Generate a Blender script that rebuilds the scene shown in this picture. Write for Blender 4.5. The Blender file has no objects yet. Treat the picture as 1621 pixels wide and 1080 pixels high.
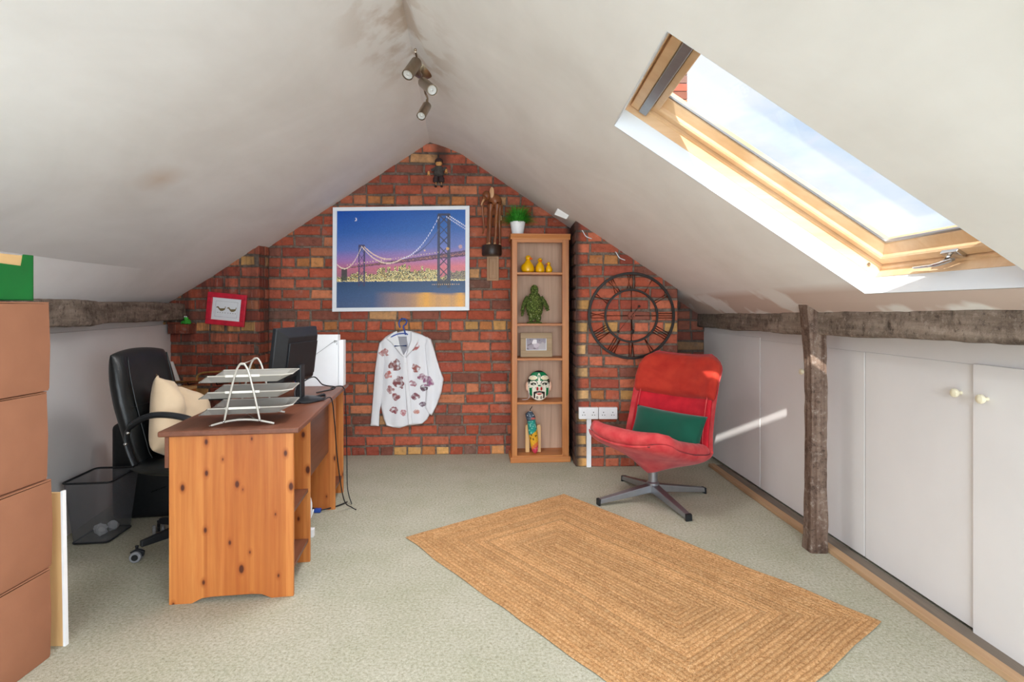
import bpy, bmesh, math, random
import numpy as np
from mathutils import Vector, Matrix, noise
random.seed(7)
S = bpy.context.scene
COL = S.collection
PI = math.pi
R = math.radians
# ------------------------------------------------------------------ camera, sky, sun, lamps, exposure
W_, H_, F_, HZ, CZ = 1621, 1080, 873.0, 487.0, 1.25       # frame, focal length in px, horizon row, eye height
cam = bpy.data.cameras.new('camera'); cam_o = bpy.data.objects.new('camera', cam); COL.objects.link(cam_o)
cam_o.location = (0, 0, CZ); cam_o.rotation_euler = (R(90), 0, 0)
cam.sensor_fit = 'HORIZONTAL'; cam.sensor_width = 36; cam.lens = 36*F_/W_; cam.shift_y = -(540-HZ)/W_
cam.clip_start = 0.05
S.camera = cam_o
S.view_settings.view_transform = 'Standard'; S.view_settings.look = 'None'
S.view_settings.exposure = 0.34; S.view_settings.gamma = 1.0; S.view_settings.use_curve_mapping = False
S.cycles.use_denoising = True
S.cycles.max_bounces = 9; S.cycles.diffuse_bounces = 7; S.cycles.transparent_max_bounces = 16
S.cycles.sample_clamp_indirect = 6

world = bpy.data.worlds.new('sky'); S.world = world; world.use_nodes = True
wt = world.node_tree; wt.nodes.clear()
wo = wt.nodes.new('ShaderNodeOutputWorld'); wb = wt.nodes.new('ShaderNodeBackground')
tc = wt.nodes.new('ShaderNodeTexCoord'); mp = wt.nodes.new('ShaderNodeMapping'); mp.inputs['Scale'].default_value = (1, 1, 2.5)
nz = wt.nodes.new('ShaderNodeTexNoise'); nz.inputs['Scale'].default_value = 2.2; nz.inputs['Detail'].default_value = 6
nz.inputs['Roughness'].default_value = .55
cr = wt.nodes.new('ShaderNodeValToRGB'); cr.color_ramp.elements[0].position = .36; cr.color_ramp.elements[0].color = (.60, .73, .92, 1)
cr.color_ramp.elements[1].position = .53; cr.color_ramp.elements[1].color = (.93, .95, .98, 1)
wt.links.new(tc.outputs['Generated'], mp.inputs['Vector']); wt.links.new(mp.outputs[0], nz.inputs['Vector'])
wt.links.new(nz.outputs[0], cr.inputs[0]); wt.links.new(cr.outputs[0], wb.inputs[0]); wt.links.new(wb.outputs[0], wo.inputs[0])
wb.inputs[1].default_value = .92

sun = bpy.data.lights.new('sun', 'SUN'); sun_o = bpy.data.objects.new('sun', sun); COL.objects.link(sun_o)
sun.energy = 6.5; sun.angle = R(.6); sun.color = (1, .96, .9)
SUN_D = Vector((1, 3.0, -1.94)).normalized()
sun_o.rotation_euler = SUN_D.to_track_quat('-Z', 'Y').to_euler(); sun_o.location = (-2, -6, 6)

def area(name, loc, target, sx, sy, power, color=(1, 1, 1)):
    l = bpy.data.lights.new(name, 'AREA'); l.shape = 'RECTANGLE'; l.size = sx; l.size_y = sy; l.energy = power; l.color = color
    o = bpy.data.objects.new(name, l); COL.objects.link(o); o.location = loc
    o.rotation_euler = (Vector(target)-Vector(loc)).to_track_quat('-Z', 'Y').to_euler()
    return o
area('fill_lamp_gable', (-.25, -3.12, 1.10), (-.25, 2, 1.10), 2.9, 1.5, 122, (.82, .94, 1.05))  # added fill lamp behind the camera, at an invented gable window
area('fill_lamp_rear_slope', (.90, .0, 1.62), (-.6, 1.1, 0), 1.1, 1.15, 76, (.82, .94, 1.05))  # second added fill lamp, set at an invented rooflight out of view

# ------------------------------------------------------------------ geometry of the attic
def roofR(x): return 2.268-.67*x
def wallY(x): return 4.72+.045*x
def wallL(y): return -2.746+.219*(4.44-max(y, 2.0))
def wallRt(y): return 1.665+.045*(4.365-y)
def P(px, py, Y): return Vector(((px-810)/F_*Y, Y, CZ+(HZ-py)/F_*Y))
def PZ(px, py, z):
    Y = (CZ-z)*F_/(py-HZ); return Vector(((px-810)/F_*Y, Y, z))
def PW(px, py, off=0):
    k = (px-810)/F_; Y = (4.72-off)/(1-.045*k); return Vector((k*Y, Y, CZ+(HZ-py)/F_*Y))

# ------------------------------------------------------------------ helpers
def tag(o, label=None, cat=None, group=None, kind=None):
    if label: o['label'] = label
    if cat: o['category'] = cat
    if group: o['group'] = group
    if kind: o['kind'] = kind
    return o
def thing(name, label, cat, loc=(0, 0, 0), rz=0, group=None, rot=None):
    o = bpy.data.objects.new(name, None); COL.objects.link(o); o.empty_display_size = .05
    o.location = loc; o.rotation_euler = rot if rot else (0, 0, rz)
    return tag(o, label, cat, group)
def obj(name, bm, mats, parent=None, smooth=False, bevel=0, seg=2, recenter=True, angle=40):
    me = bpy.data.meshes.new(name)
    bmesh.ops.recalc_face_normals(bm, faces=bm.faces[:]) if bm.faces else None
    loc = Vector((0, 0, 0))
    if parent is None and recenter and len(bm.verts):
        xs = [v.co.x for v in bm.verts]; ys = [v.co.y for v in bm.verts]; zs = [v.co.z for v in bm.verts]
        loc = Vector(((min(xs)+max(xs))/2, (min(ys)+max(ys))/2, min(zs)))
        bmesh.ops.translate(bm, verts=bm.verts[:], vec=-loc)
    bm.to_mesh(me); bm.free()
    if not isinstance(mats, (list, tuple)): mats = [mats]
    for m in mats: me.materials.append(m)
    if smooth:
        me.polygons.foreach_set('use_smooth', [True]*len(me.polygons))
        if smooth != 'all':
            try: me.set_sharp_from_angle(angle=R(angle))
            except Exception: pass
    o = bpy.data.objects.new(name, me); COL.objects.link(o); o.location = loc
    if parent: o.parent = parent
    if bevel:
        b = o.modifiers.new('bevel', 'BEVEL'); b.width = bevel; b.segments = seg; b.limit_method = 'ANGLE'; b.angle_limit = R(35)
        b.harden_normals = False
    return o
def struct(name, bm, mats, **k):
    o = obj(name, bm, mats, **k)
    if o.parent is None: o['kind'] = 'structure'
    return o
def copy_tree(o, parent=None):
    c = o.copy(); COL.objects.link(c); c.parent = parent
    for ch in [x for x in COL.objects if x.parent == o]: copy_tree(ch, c)
    return c
BM = bmesh.new
def hexa(bm, c):
    v = [bm.verts.new(p) for p in c]
    for f in ((0, 3, 2, 1), (4, 5, 6, 7), (0, 1, 5, 4), (1, 2, 6, 5), (2, 3, 7, 6), (3, 0, 4, 7)):
        bm.faces.new([v[i] for i in f])
    return v
def box(bm, lo, hi, M=None):
    (a, b, c), (d, e, f) = lo, hi
    pts = [Vector(p) for p in ((a, b, c), (d, b, c), (d, e, c), (a, e, c), (a, b, f), (d, b, f), (d, e, f), (a, e, f))]
    if M is not None: pts = [M @ p for p in pts]
    return hexa(bm, pts)
def frame_of(d):
    d = d.normalized(); u = Vector((0, 0, 1)) if abs(d.z) < .95 else Vector((1, 0, 0))
    a = d.cross(u).normalized(); b = a.cross(d).normalized(); return a, b
def tube(bm, pts, r, seg=8, cap=True, flat=1.0, closed=False):
    pts = [Vector(p) for p in pts]; n = len(pts); rings = []; pa = None
    for i, p in enumerate(pts):
        if closed: d = pts[(i+1) % n]-pts[i-1]
        else: d = pts[min(i+1, n-1)]-pts[max(i-1, 0)]
        if d.length < 1e-9: d = Vector((0, 0, 1))
        d.normalize()
        if pa is None: a, b = frame_of(d)
        else:
            a = pa-d*pa.dot(d); a.normalize(); b = d.cross(a)
        pa = a
        rr = r[i] if isinstance(r, (list, tuple)) else r
        rings.append([bm.verts.new(p+(a*math.cos(2*PI*k/seg)+b*math.sin(2*PI*k/seg)*flat)*rr) for k in range(seg)])
    m = n if closed else n-1
    for i in range(m):
        A, B = rings[i], rings[(i+1) % n]
        for k in range(seg): bm.faces.new((A[k], A[(k+1) % seg], B[(k+1) % seg], B[k]))
    if cap and not closed:
        bm.faces.new(rings[0][::-1]); bm.faces.new(rings[-1])
    return rings
def cyl(bm, p0, p1, r0, r1=None, seg=20):
    return tube(bm, [p0, p1], [r0, r0 if r1 is None else r1], seg)
def lathe(bm, prof, c=(0, 0, 0), seg=24, M=None):
    c = Vector(c); rings = []
    for r, z in prof:
        ring = []
        for k in range(seg):
            p = Vector((math.cos(2*PI*k/seg)*max(r, 1e-4), math.sin(2*PI*k/seg)*max(r, 1e-4), z))
            ring.append(bm.verts.new((M @ p if M is not None else p)+c))
        rings.append(ring)
    for A, B in zip(rings, rings[1:]):
        for k in range(seg): bm.faces.new((A[k], A[(k+1) % seg], B[(k+1) % seg], B[k]))
    bm.faces.new(rings[0][::-1]); bm.faces.new(rings[-1])
def ball(bm, c, r, seg=16, rings=10, M=None):
    if not isinstance(r, (tuple, list)): r = (r, r, r)
    c = Vector(c); R_ = []
    for i in range(1, rings):
        t = PI*i/rings
        R_.append([])
        for k in range(seg):
            p = Vector((r[0]*math.sin(t)*math.cos(2*PI*k/seg), r[1]*math.sin(t)*math.sin(2*PI*k/seg), r[2]*math.cos(t)))
            R_[-1].append(bm.verts.new((M @ p if M is not None else p)+c))
    def pt(z):
        p = Vector((0, 0, z)); return bm.verts.new((M @ p if M is not None else p)+c)
    top, bot = pt(r[2]), pt(-r[2])
    for k in range(seg):
        bm.faces.new((top, R_[0][k], R_[0][(k+1) % seg])); bm.faces.new((bot, R_[-1][(k+1) % seg], R_[-1][k]))
    for A, B in zip(R_, R_[1:]):
        for k in range(seg): bm.faces.new((A[k], B[k], B[(k+1) % seg], A[(k+1) % seg]))
def prism(bm, poly, o, ax, ay, th):
    """2D polygon in plane (ax, ay) at origin o, thickness vector th"""
    o, ax, ay, th = Vector(o), Vector(ax), Vector(ay), Vector(th)
    A = [bm.verts.new(o+ax*p[0]+ay*p[1]) for p in poly]; B = [bm.verts.new(v.co+th) for v in A]
    bm.faces.new(A); bm.faces.new(B[::-1]); n = len(A)
    for i in range(n): bm.faces.new((A[i], B[i], B[(i+1) % n], A[(i+1) % n]))
def grid(bm, nu, nv, f, closed_u=False):
    G = [[bm.verts.new(f(i/nu, j/nv)) for j in range(nv+1)] for i in range(nu+(0 if closed_u else 1))]
    n = len(G)
    for i in range(n if closed_u else n-1):
        for j in range(nv): bm.faces.new((G[i][j], G[(i+1) % n][j], G[(i+1) % n][j+1], G[i][j+1]))
    return G
def cat(pts, n=8, closed=False):
    pts = [Vector(p) for p in pts]; out = []; m = len(pts)
    for i in range(m if closed else m-1):
        if closed: a, b, c, d = pts[i-1], pts[i], pts[(i+1) % m], pts[(i+2) % m]
        else: a, b, c, d = pts[max(i-1, 0)], pts[i], pts[i+1], pts[min(i+2, m-1)]
        for k in range(n):
            t = k/n
            out.append(.5*((2*b)+(c-a)*t+(2*a-5*b+4*c-d)*t*t+(3*b-a-3*c+d)*t**3))
    if not closed: out.append(pts[-1])
    return out
def inside(poly, x, y):
    c = False; j = len(poly)-1
    for i in range(len(poly)):
        xi, yi = poly[i]; xj, yj = poly[j]
        if (yi > y) != (yj > y) and x < (xj-xi)*(y-yi)/(yj-yi)+xi: c = not c
        j = i
    return c
def nearest(poly, x, y):
    best = None
    for i in range(len(poly)):
        a, b = poly[i], poly[(i+1) % len(poly)]
        dx, dy = b[0]-a[0], b[1]-a[1]; L = dx*dx+dy*dy or 1e-12
        t = max(0, min(1, ((x-a[0])*dx+(y-a[1])*dy)/L)); q = (a[0]+t*dx, a[1]+t*dy); d = math.hypot(q[0]-x, q[1]-y)
        if best is None or d < best[0]: best = (d, q)
    return best
def cloth(bm, poly, step, place, thick, hgt, colf=None, layer=None):
    """fills a 2D outline with a fine grid; place(x, y, h) gives the 3D point; front and back skins joined at the rim"""
    xs = [p[0] for p in poly]; ys = [p[1] for p in poly]; x0, y0 = min(xs), min(ys)
    nx = int((max(xs)-x0)/step)+2; ny = int((max(ys)-y0)/step)+2
    cells = [(i, j) for i in range(nx) for j in range(ny) if inside(poly, x0+(i+.5)*step, y0+(j+.5)*step)]
    use = {}
    for i, j in cells:
        for a, b in ((i, j), (i+1, j), (i+1, j+1), (i, j+1)): use[(a, b)] = use.get((a, b), 0)+1
    F, B, XY = {}, {}, {}
    for (a, b), c in use.items():
        x, y = x0+a*step, y0+b*step; d, q = nearest(poly, x, y)
        if c < 4: x, y = q; d = 0
        e = min(1, d/thick)
        h = thick*math.sqrt(max(0, 1-(1-e)**2))
        F[(a, b)] = bm.verts.new(place(x, y, h*.6+hgt(x, y)*e)); XY[(a, b)] = (x, y)
        B[(a, b)] = F[(a, b)] if c < 4 else bm.verts.new(place(x, y, -h*.3))
    for i, j in cells:
        k = ((i, j), (i+1, j), (i+1, j+1), (i, j+1))
        for D, o in ((F, 1), (B, -1)):
            vs = []
            for q in k:
                if D[q] not in vs: vs.append(D[q])
            if len(vs) > 2:
                try: f = bm.faces.new(vs[::o])
                except ValueError: continue
                if layer is not None:
                    c = colf(x0+(i+.5)*step, y0+(j+.5)*step) if o > 0 else colf(None, None)
                    for l in f.loops: l[layer] = c

# ------------------------------------------------------------------ materials
def lin(c):
    if isinstance(c, str): c = tuple(int(c[i:i+2], 16)/255 for i in (0, 2, 4))
    return tuple(x/12.92 if x <= .04045 else ((x+.055)/1.055)**2.4 for x in c)
def newmat(name):
    m = bpy.data.materials.new(name); m.use_nodes = True; nt = m.node_tree
    b = nt.nodes['Principled BSDF']; return m, nt, b
def nd(nt, t, **k):
    n = nt.nodes.new(t)
    for a, v in k.items():
        if a.startswith('i_'):
            key = a[2:].replace('_', ' '); n.inputs[key].default_value = v
        else: setattr(n, a, v)
    return n
def coords(nt, scale=(1, 1, 1), rot=(0, 0, 0), space='Object'):
    t = nd(nt, 'ShaderNodeTexCoord'); m = nd(nt, 'ShaderNodeMapping'); m.inputs['Scale'].default_value = scale; m.inputs['Rotation'].default_value = rot
    nt.links.new(t.outputs[space], m.inputs['Vector']); return m.outputs[0]
def noise_n(nt, vec, scale, detail=3, rough=.5, dist=0):
    n = nd(nt, 'ShaderNodeTexNoise'); n.inputs['Scale'].default_value = scale; n.inputs['Detail'].default_value = detail
    n.inputs['Roughness'].default_value = rough; n.inputs['Distortion'].default_value = dist
    if vec is not None: nt.links.new(vec, n.inputs['Vector'])
    return n.outputs['Fac']
def ramp(nt, fac, stops):
    r = nd(nt, 'ShaderNodeValToRGB'); e = r.color_ramp.elements
    while len(e) < len(stops): e.new(.5)
    for x, (p, c) in zip(e, stops): x.position = p; x.color = (*c, 1) if len(c) == 3 else c
    nt.links.new(fac, r.inputs[0]); return r.outputs[0]
def mix(nt, fac, a, b, mode='MIX'):
    m = nd(nt, 'ShaderNodeMix', data_type='RGBA', blend_type=mode)
    for sock, v in ((m.inputs[0], fac), (m.inputs[6], a), (m.inputs[7], b)):
        if hasattr(v, 'is_linked') or hasattr(v, 'links'): nt.links.new(v, sock)
        elif isinstance(v, (tuple, list)): sock.default_value = (*v[:3], 1)
        else: sock.default_value = v
    return m.outputs[2]
def mth(nt, op, a, b=0.0, c=None):
    m = nd(nt, 'ShaderNodeMath', operation=op)
    for s, v in ((0, a), (1, b)) + (((2, c),) if c is not None else ()):
        if isinstance(v, (int, float)): m.inputs[s].default_value = v
        else: nt.links.new(v, m.inputs[s])
    return m.outputs[0]
def mrange(nt, v, a, b, c=0, d=1):
    m = nd(nt, 'ShaderNodeMapRange'); nt.links.new(v, m.inputs[0])
    for i, x in zip((1, 2, 3, 4), (a, b, c, d)): m.inputs[i].default_value = x
    return m.outputs[0]
def bump(nt, b, h, strength=.3, dist=.01):
    n = nd(nt, 'ShaderNodeBump'); n.inputs['Strength'].default_value = strength; n.inputs['Distance'].default_value = dist
    nt.links.new(h, n.inputs['Height']); nt.links.new(n.outputs[0], b.inputs['Normal']); return n
def simple(name, col, rough=.6, metal=0, var=.08, scale=25, bmp=.15, bdist=.002, bscale=None, spec=.4, sheen=0, stretch=(1, 1, 1), coat=0, col2=None):
    m, nt, b = newmat(name); c = lin(col)
    v = coords(nt, stretch); n = noise_n(nt, v, scale, 4)
    lo = tuple(x*(1-var) for x in c); hi = tuple(min(1, x*(1+var)) for x in c)
    if col2: lo = lin(col2)
    nt.links.new(ramp(nt, n, [(.32, lo), (.68, hi)]), b.inputs['Base Color'])
    b.inputs['Roughness'].default_value = rough; b.inputs['Metallic'].default_value = metal
    b.inputs['Specular IOR Level'].default_value = spec; b.inputs['Sheen Weight'].default_value = sheen
    b.inputs['Coat Weight'].default_value = coat
    if bmp:
        n2 = noise_n(nt, v, bscale or scale*4, 5, .6); bump(nt, b, n2, bmp, bdist)
    return m
def vcol(name, rough=.6, bmp=0, scale=200, var=0, spec=.3):
    m, nt, b = newmat(name); a = nd(nt, 'ShaderNodeVertexColor', layer_name='Col')
    out = a.outputs[0]
    if var:
        n = noise_n(nt, coords(nt), 60, 4); out = mix(nt, 1.0, out, ramp(nt, n, [(.3, (1-var,)*3), (.7, (1, 1, 1))]), 'MULTIPLY')
    nt.links.new(out, b.inputs['Base Color']); b.inputs['Roughness'].default_value = rough
    b.inputs['Specular IOR Level'].default_value = spec
    if bmp: bump(nt, b, noise_n(nt, coords(nt), scale, 4), bmp, .002)
    return m
def wood(name, a, b_, dark, axis='z', stripe=None, knots=False, patch=False, rough=.45, grain=55, spec=.4, bmp=.08, seed=0):
    """long grain along axis; stripe = width of the glued laths across it"""
    m, nt, b = newmat(name)
    sc = {'z': (1, 1, .045), 'x': (.045, 1, 1), 'y': (1, .045, 1)}[axis]
    v = coords(nt, sc)
    n1 = noise_n(nt, v, grain, 5, .6, .4); n2 = noise_n(nt, v, grain*.22, 3, .5, 1.2)
    c = ramp(nt, n1, [(.3, lin(a)), (.7, lin(b_))])
    c = mix(nt, mrange(nt, n2, .45, .75, 0, .55), c, lin(dark))
    if stripe:
        t = nd(nt, 'ShaderNodeTexCoord'); s = nd(nt, 'ShaderNodeSeparateXYZ'); nt.links.new(t.outputs['Object'], s.inputs[0])
        x = s.outputs[0] if axis == 'z' else s.outputs[1] if axis == 'x' else s.outputs[0]
        w = nd(nt, 'ShaderNodeTexWhiteNoise', noise_dimensions='1D')
        nt.links.new(mth(nt, 'FLOOR', mth(nt, 'ADD', mth(nt, 'DIVIDE', x, stripe), .37+seed)), w.inputs['W'])
        c = mix(nt, 1.0, c, ramp(nt, w.outputs['Value'], [(0, (.74, .56, .42)), (.5, (.92, .82, .72)), (1, (1.0, 1.0, 1.0))]), 'MULTIPLY')
    if knots:
        kv = coords(nt, {'z': (9.5, 9.5, 5.2), 'x': (4.6, 7.5, 7.5), 'y': (7.5, 4.6, 7.5)}[axis])
        s3 = nd(nt, 'ShaderNodeSeparateXYZ'); nt.links.new(kv, s3.inputs[0]); cx = nd(nt, 'ShaderNodeCombineXYZ')
        nt.links.new(mth(nt, 'ADD', s3.outputs[0], s3.outputs[1]), cx.inputs[0]); nt.links.new(s3.outputs[2], cx.inputs[1])
        vo = nd(nt, 'ShaderNodeTexVoronoi', voronoi_dimensions='2D'); vo.inputs['Scale'].default_value = 1.0; nt.links.new(cx.outputs[0], vo.inputs['Vector'])
        d = vo.outputs['Distance']; sp = nd(nt, 'ShaderNodeSeparateColor'); nt.links.new(vo.outputs['Color'], sp.inputs[0])
        rad = mrange(nt, sp.outputs[0], .2, 1, .02, .095)
        k = mrange(nt, mth(nt, 'SUBTRACT', d, rad), -.025, .02, 1, 0); halo = mrange(nt, mth(nt, 'SUBTRACT', d, rad), 0, .10, .8, 0)
        c = mix(nt, halo, c, lin(dark)); c = mix(nt, mth(nt, 'MULTIPLY', k, .9), c, lin('3f1408'))
    if patch:
        w3 = coords(nt); n4 = noise_n(nt, w3, 7, 7, .75); n5 = noise_n(nt, w3, 38, 5, .7)
        c = mix(nt, mrange(nt, n4, .50, .66, 0, .75), c, lin(dark)); c = mix(nt, mrange(nt, n5, .55, .68, 0, .45), c, lin('b9aca0')); c = mix(nt, mrange(nt, n5, .44, .34, 0, .6), c, lin('261c16'))
        n1 = mth(nt, 'ADD', n1, mth(nt, 'MULTIPLY', n5, 1.6))
    nt.links.new(c, b.inputs['Base Color']); b.inputs['Roughness'].default_value = rough; b.inputs['Specular IOR Level'].default_value = spec
    bump(nt, b, n1, bmp, .006 if patch else .002)
    return m
MT = {}
def plaster(name, c1, c2, stain=False):
    m, nt, b = newmat(name); v = coords(nt)
    n = noise_n(nt, v, 1.3, 5, .6, .6); n2 = noise_n(nt, coords(nt, (1, .3, 1)), 3.5, 4, .6)
    c = ramp(nt, mth(nt, 'ADD', mth(nt, 'MULTIPLY', n, .6), mth(nt, 'MULTIPLY', n2, .4)), [(.36, lin(c2)), (.62, lin(c1))])
    if stain:
        t = nd(nt, 'ShaderNodeNewGeometry'); s = nd(nt, 'ShaderNodeSeparateXYZ'); nt.links.new(t.outputs['Position'], s.inputs[0])
        g = mth(nt, 'MULTIPLY', mrange(nt, mth(nt, 'ABSOLUTE', mth(nt, 'ADD', s.outputs[0], .53)), .05, .30, 1, 0), mrange(nt, mth(nt, 'ABSOLUTE', mth(nt, 'SUBTRACT', s.outputs[1], 2.75)), .2, .75, 1, 0))
        f = mth(nt, 'MULTIPLY', g, mrange(nt, noise_n(nt, v, 7, 4), .46, .6, 0, .55))
        c = mix(nt, f, c, lin('b59c83'))
        sm = mth(nt, 'MULTIPLY', mrange(nt, mth(nt, 'ABSOLUTE', mth(nt, 'ADD', s.outputs[0], 1.72)), 0, .1, .5, 0), mrange(nt, mth(nt, 'ABSOLUTE', mth(nt, 'SUBTRACT', s.outputs[1], 2.7)), 0, .16, 1, 0))
        c = mix(nt, sm, c, lin('c9a98a'))
        # bare pink plaster left unpainted low down on the right slope
        low = mth(nt, 'MULTIPLY', mrange(nt, s.outputs[0], 1.36, 1.42), mrange(nt, noise_n(nt, v, 2.6, 3), .45, .5, 0, .75))
        c = mix(nt, low, c, lin('c4aa9c'))
    nt.links.new(c, b.inputs['Base Color']); b.inputs['Roughness'].default_value = .85; b.inputs['Specular IOR Level'].default_value = .2
    hh = mth(nt, 'ADD', mth(nt, 'MULTIPLY', noise_n(nt, v, 4, 4), 1.0), mth(nt, 'MULTIPLY', noise_n(nt, v, 90, 3), .08))
    bump(nt, b, hh, .22, .008)
    return m
MT['ceiling'] = plaster('plaster_ceiling', 'f0eeec', 'e4e1de', True)
MT['white_wall'] = plaster('white_wall', 'e0dddc', 'dad6d4')
MT['reveal'] = simple('white_reveal', 'dfe3e7', .6, var=.02, scale=6, bmp=.1)
MT['panel'] = simple('white_board', 'e4e0de', .55, var=.025, scale=3, bmp=.12, bdist=.001, bscale=160)

def carpet_mat():
    m, nt, b = newmat('carpet'); v = coords(nt)
    f = noise_n(nt, v, 85, 4, .8); g = noise_n(nt, v, 3.0, 5, .7); h = noise_n(nt, coords(nt, (1, 1, 1), (0, 0, .4)), 420, 2, .6)
    c = ramp(nt, f, [(.30, lin('98917c')), (.44, lin('c0baa6')), (.58, lin('d3cebd')), (.75, lin('ece7d9'))])
    c = mix(nt, 1.0, c, ramp(nt, g, [(.3, (.86, .88, .82)), (.65, (1, 1, 1))]), 'MULTIPLY')
    c = mix(nt, 1.0, c, ramp(nt, h, [(.35, (.72, .72, .70)), (.6, (1, 1, 1))]), 'MULTIPLY')
    nt.links.new(c, b.inputs['Base Color']); b.inputs['Roughness'].default_value = .95; b.inputs['Specular IOR Level'].default_value = .1
    bump(nt, b, mth(nt, 'ADD', f, h), .6, .006); return m
MT['carpet'] = carpet_mat()

def brick_mat(mortar=False):
    m, nt, b = newmat('mortar' if mortar else 'brick'); v = coords(nt, space='Object')
    if mortar:
        c = ramp(nt, noise_n(nt, v, 30, 5, .7), [(.35, lin('62544a')), (.65, lin('8f7f72'))])
    else:
        a = nd(nt, 'ShaderNodeVertexColor', layer_name='Col')
        c = mix(nt, 1.0, a.outputs[0], ramp(nt, noise_n(nt, v, 26, 6, .7), [(.26, (.45, .42, .42)), (.42, (.88, .86, .86)), (.58, (1.05, 1.02, 1.0)), (.78, (1.3, 1.3, 1.3))]), 'MULTIPLY')
        c = mix(nt, mrange(nt, noise_n(nt, v, 9, 6, .75), .56, .70, 0, .45), c, lin('a38f82'))
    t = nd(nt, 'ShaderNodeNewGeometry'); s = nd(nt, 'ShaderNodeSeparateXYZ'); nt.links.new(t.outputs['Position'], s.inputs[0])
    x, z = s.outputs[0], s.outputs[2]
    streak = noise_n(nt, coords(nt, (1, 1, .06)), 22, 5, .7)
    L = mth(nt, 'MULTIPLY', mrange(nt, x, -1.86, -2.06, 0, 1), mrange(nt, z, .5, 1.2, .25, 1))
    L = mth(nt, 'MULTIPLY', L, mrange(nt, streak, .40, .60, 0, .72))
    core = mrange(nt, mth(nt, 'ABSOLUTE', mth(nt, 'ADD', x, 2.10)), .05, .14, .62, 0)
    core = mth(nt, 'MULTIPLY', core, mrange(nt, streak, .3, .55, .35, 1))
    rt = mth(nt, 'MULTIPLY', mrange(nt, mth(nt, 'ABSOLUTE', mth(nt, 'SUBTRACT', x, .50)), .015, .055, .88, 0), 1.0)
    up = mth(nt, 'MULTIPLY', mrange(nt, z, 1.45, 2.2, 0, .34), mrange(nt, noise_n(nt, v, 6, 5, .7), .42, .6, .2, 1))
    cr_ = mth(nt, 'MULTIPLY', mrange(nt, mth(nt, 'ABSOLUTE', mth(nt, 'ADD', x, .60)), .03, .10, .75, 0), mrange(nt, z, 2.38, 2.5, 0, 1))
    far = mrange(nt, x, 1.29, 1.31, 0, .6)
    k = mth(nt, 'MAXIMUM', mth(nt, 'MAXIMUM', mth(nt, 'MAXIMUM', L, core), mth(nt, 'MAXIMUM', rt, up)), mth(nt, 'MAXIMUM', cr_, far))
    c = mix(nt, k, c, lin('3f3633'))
    # thin pale drips of old paint
    dr = mth(nt, 'MULTIPLY', mrange(nt, x, -1.85, -2.0, 0, 1), mrange(nt, noise_n(nt, coords(nt, (1, 1, .03)), 60, 3, .6), .66, .70, 0, .5))
    c = mix(nt, dr, c, lin('b3a79c'))
    sp = mrange(nt, noise_n(nt, v, 75, 2, .5), .76, .79, 0, .7)
    c = mix(nt, sp, c, lin('d8cfc6'))
    nt.links.new(c, b.inputs['Base Color']); b.inputs['Roughness'].default_value = .9; b.inputs['Specular IOR Level'].default_value = .15
    bump(nt, b, noise_n(nt, v, 45, 6, .75), .9, .012 if mortar else .006); return m
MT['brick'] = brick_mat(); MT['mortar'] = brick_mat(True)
MT['beam'] = wood('old_beam', '6f6055', 'a39486', '3a2d24', 'y', rough=.8, grain=30, spec=.2, bmp=.8, patch=True)
MT['post'] = wood('old_post', '573e30', '8f7a6c', '33211a', 'z', rough=.75, grain=34, spec=.25, bmp=.9, patch=True)
MT['batten'] = wood('batten', 'b08a66', 'c3a07c', '8c6b4d', 'y', rough=.7, grain=30)
MT['sill'] = wood('dark_sill', '6e6259', '857869', '4c423a', 'y', rough=.8, grain=30)
MT['pine'] = wood('orange_pine', 'c2763c', 'd4904e', '9a4e1e', 'z', stripe=.083, knots=True, rough=.42)
MT['pine_in'] = wood('pine_inner', 'cf7836', 'dc8d48', 'ad5a26', 'z', stripe=.2, knots=True, rough=.45, seed=3)
MT['stain'] = wood('brown_stain', '6c3f2c', '7b4c38', '4a281a', 'y', rough=.42, grain=40)
MT['shelfwood'] = wood('bookcase_wood', 'b9713c', 'c98549', '8f4d26', 'z', rough=.4, grain=45)
MT['shelfwood_x'] = wood('bookcase_wood_across', 'b9713c', 'c98549', '8f4d26', 'x', rough=.4, grain=45)
MT['shelfback'] = wood('bookcase_back', 'c2a088', 'cfae95', 'a98a72', 'z', rough=.7, grain=60, bmp=.03)
MT['winpine'] = wood('window_pine', 'e2bd94', 'edcca6', 'cc9a64', 'x', rough=.35, grain=25, bmp=.03)
MT['card'] = simple('cardboard', 'a06e54', .85, var=.05, scale=8, bmp=.12, bdist=.001, bscale=200, spec=.15)
MT['card_in'] = simple('cardboard_bare', 'd8b07c', .85, var=.05, scale=8, spec=.15)
MT['green_card'] = simple('green_card', '0b6a2a', .6, var=.08, scale=8, bmp=.3, bscale=12)
MT['palepine'] = wood('pale_pine', 'dcae74', 'e5bd86', 'c8935a', 'z', rough=.6, grain=30, bmp=.03)
MT['white_pl'] = simple('white_plastic', 'f0f0f2', .35, var=.02, bmp=0)
MT['cream'] = simple('cream_knob', 'ece2c4', .3, var=.02, bmp=0, coat=.3)
MT['black_pl'] = simple('black_plastic', '1d1f22', .42, var=.15, scale=60, bmp=.1)
MT['leather'] = simple('black_leather', '121516', .38, var=.2, scale=20, bmp=.35, bdist=.002, bscale=160, spec=.5)
MT['dark_screen'] = simple('screen_glass', '0a0b0d', .15, var=0, bmp=0)
MT['chrome'] = simple('polished_metal', 'c9c9c9', .22, 1, var=.03, bmp=0)
MT['steel'] = simple('brushed_nickel', 'a39583', .33, 1, var=.08, scale=80, bmp=0, stretch=(1, 1, .1))
MT['alu'] = simple('grey_aluminium', '9a9da2', .38, .85, var=.04, bmp=0)
MT['silver_paint'] = simple('silver_paint', 'c2bdb4', .4, .35, var=.03, bmp=0)
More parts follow.
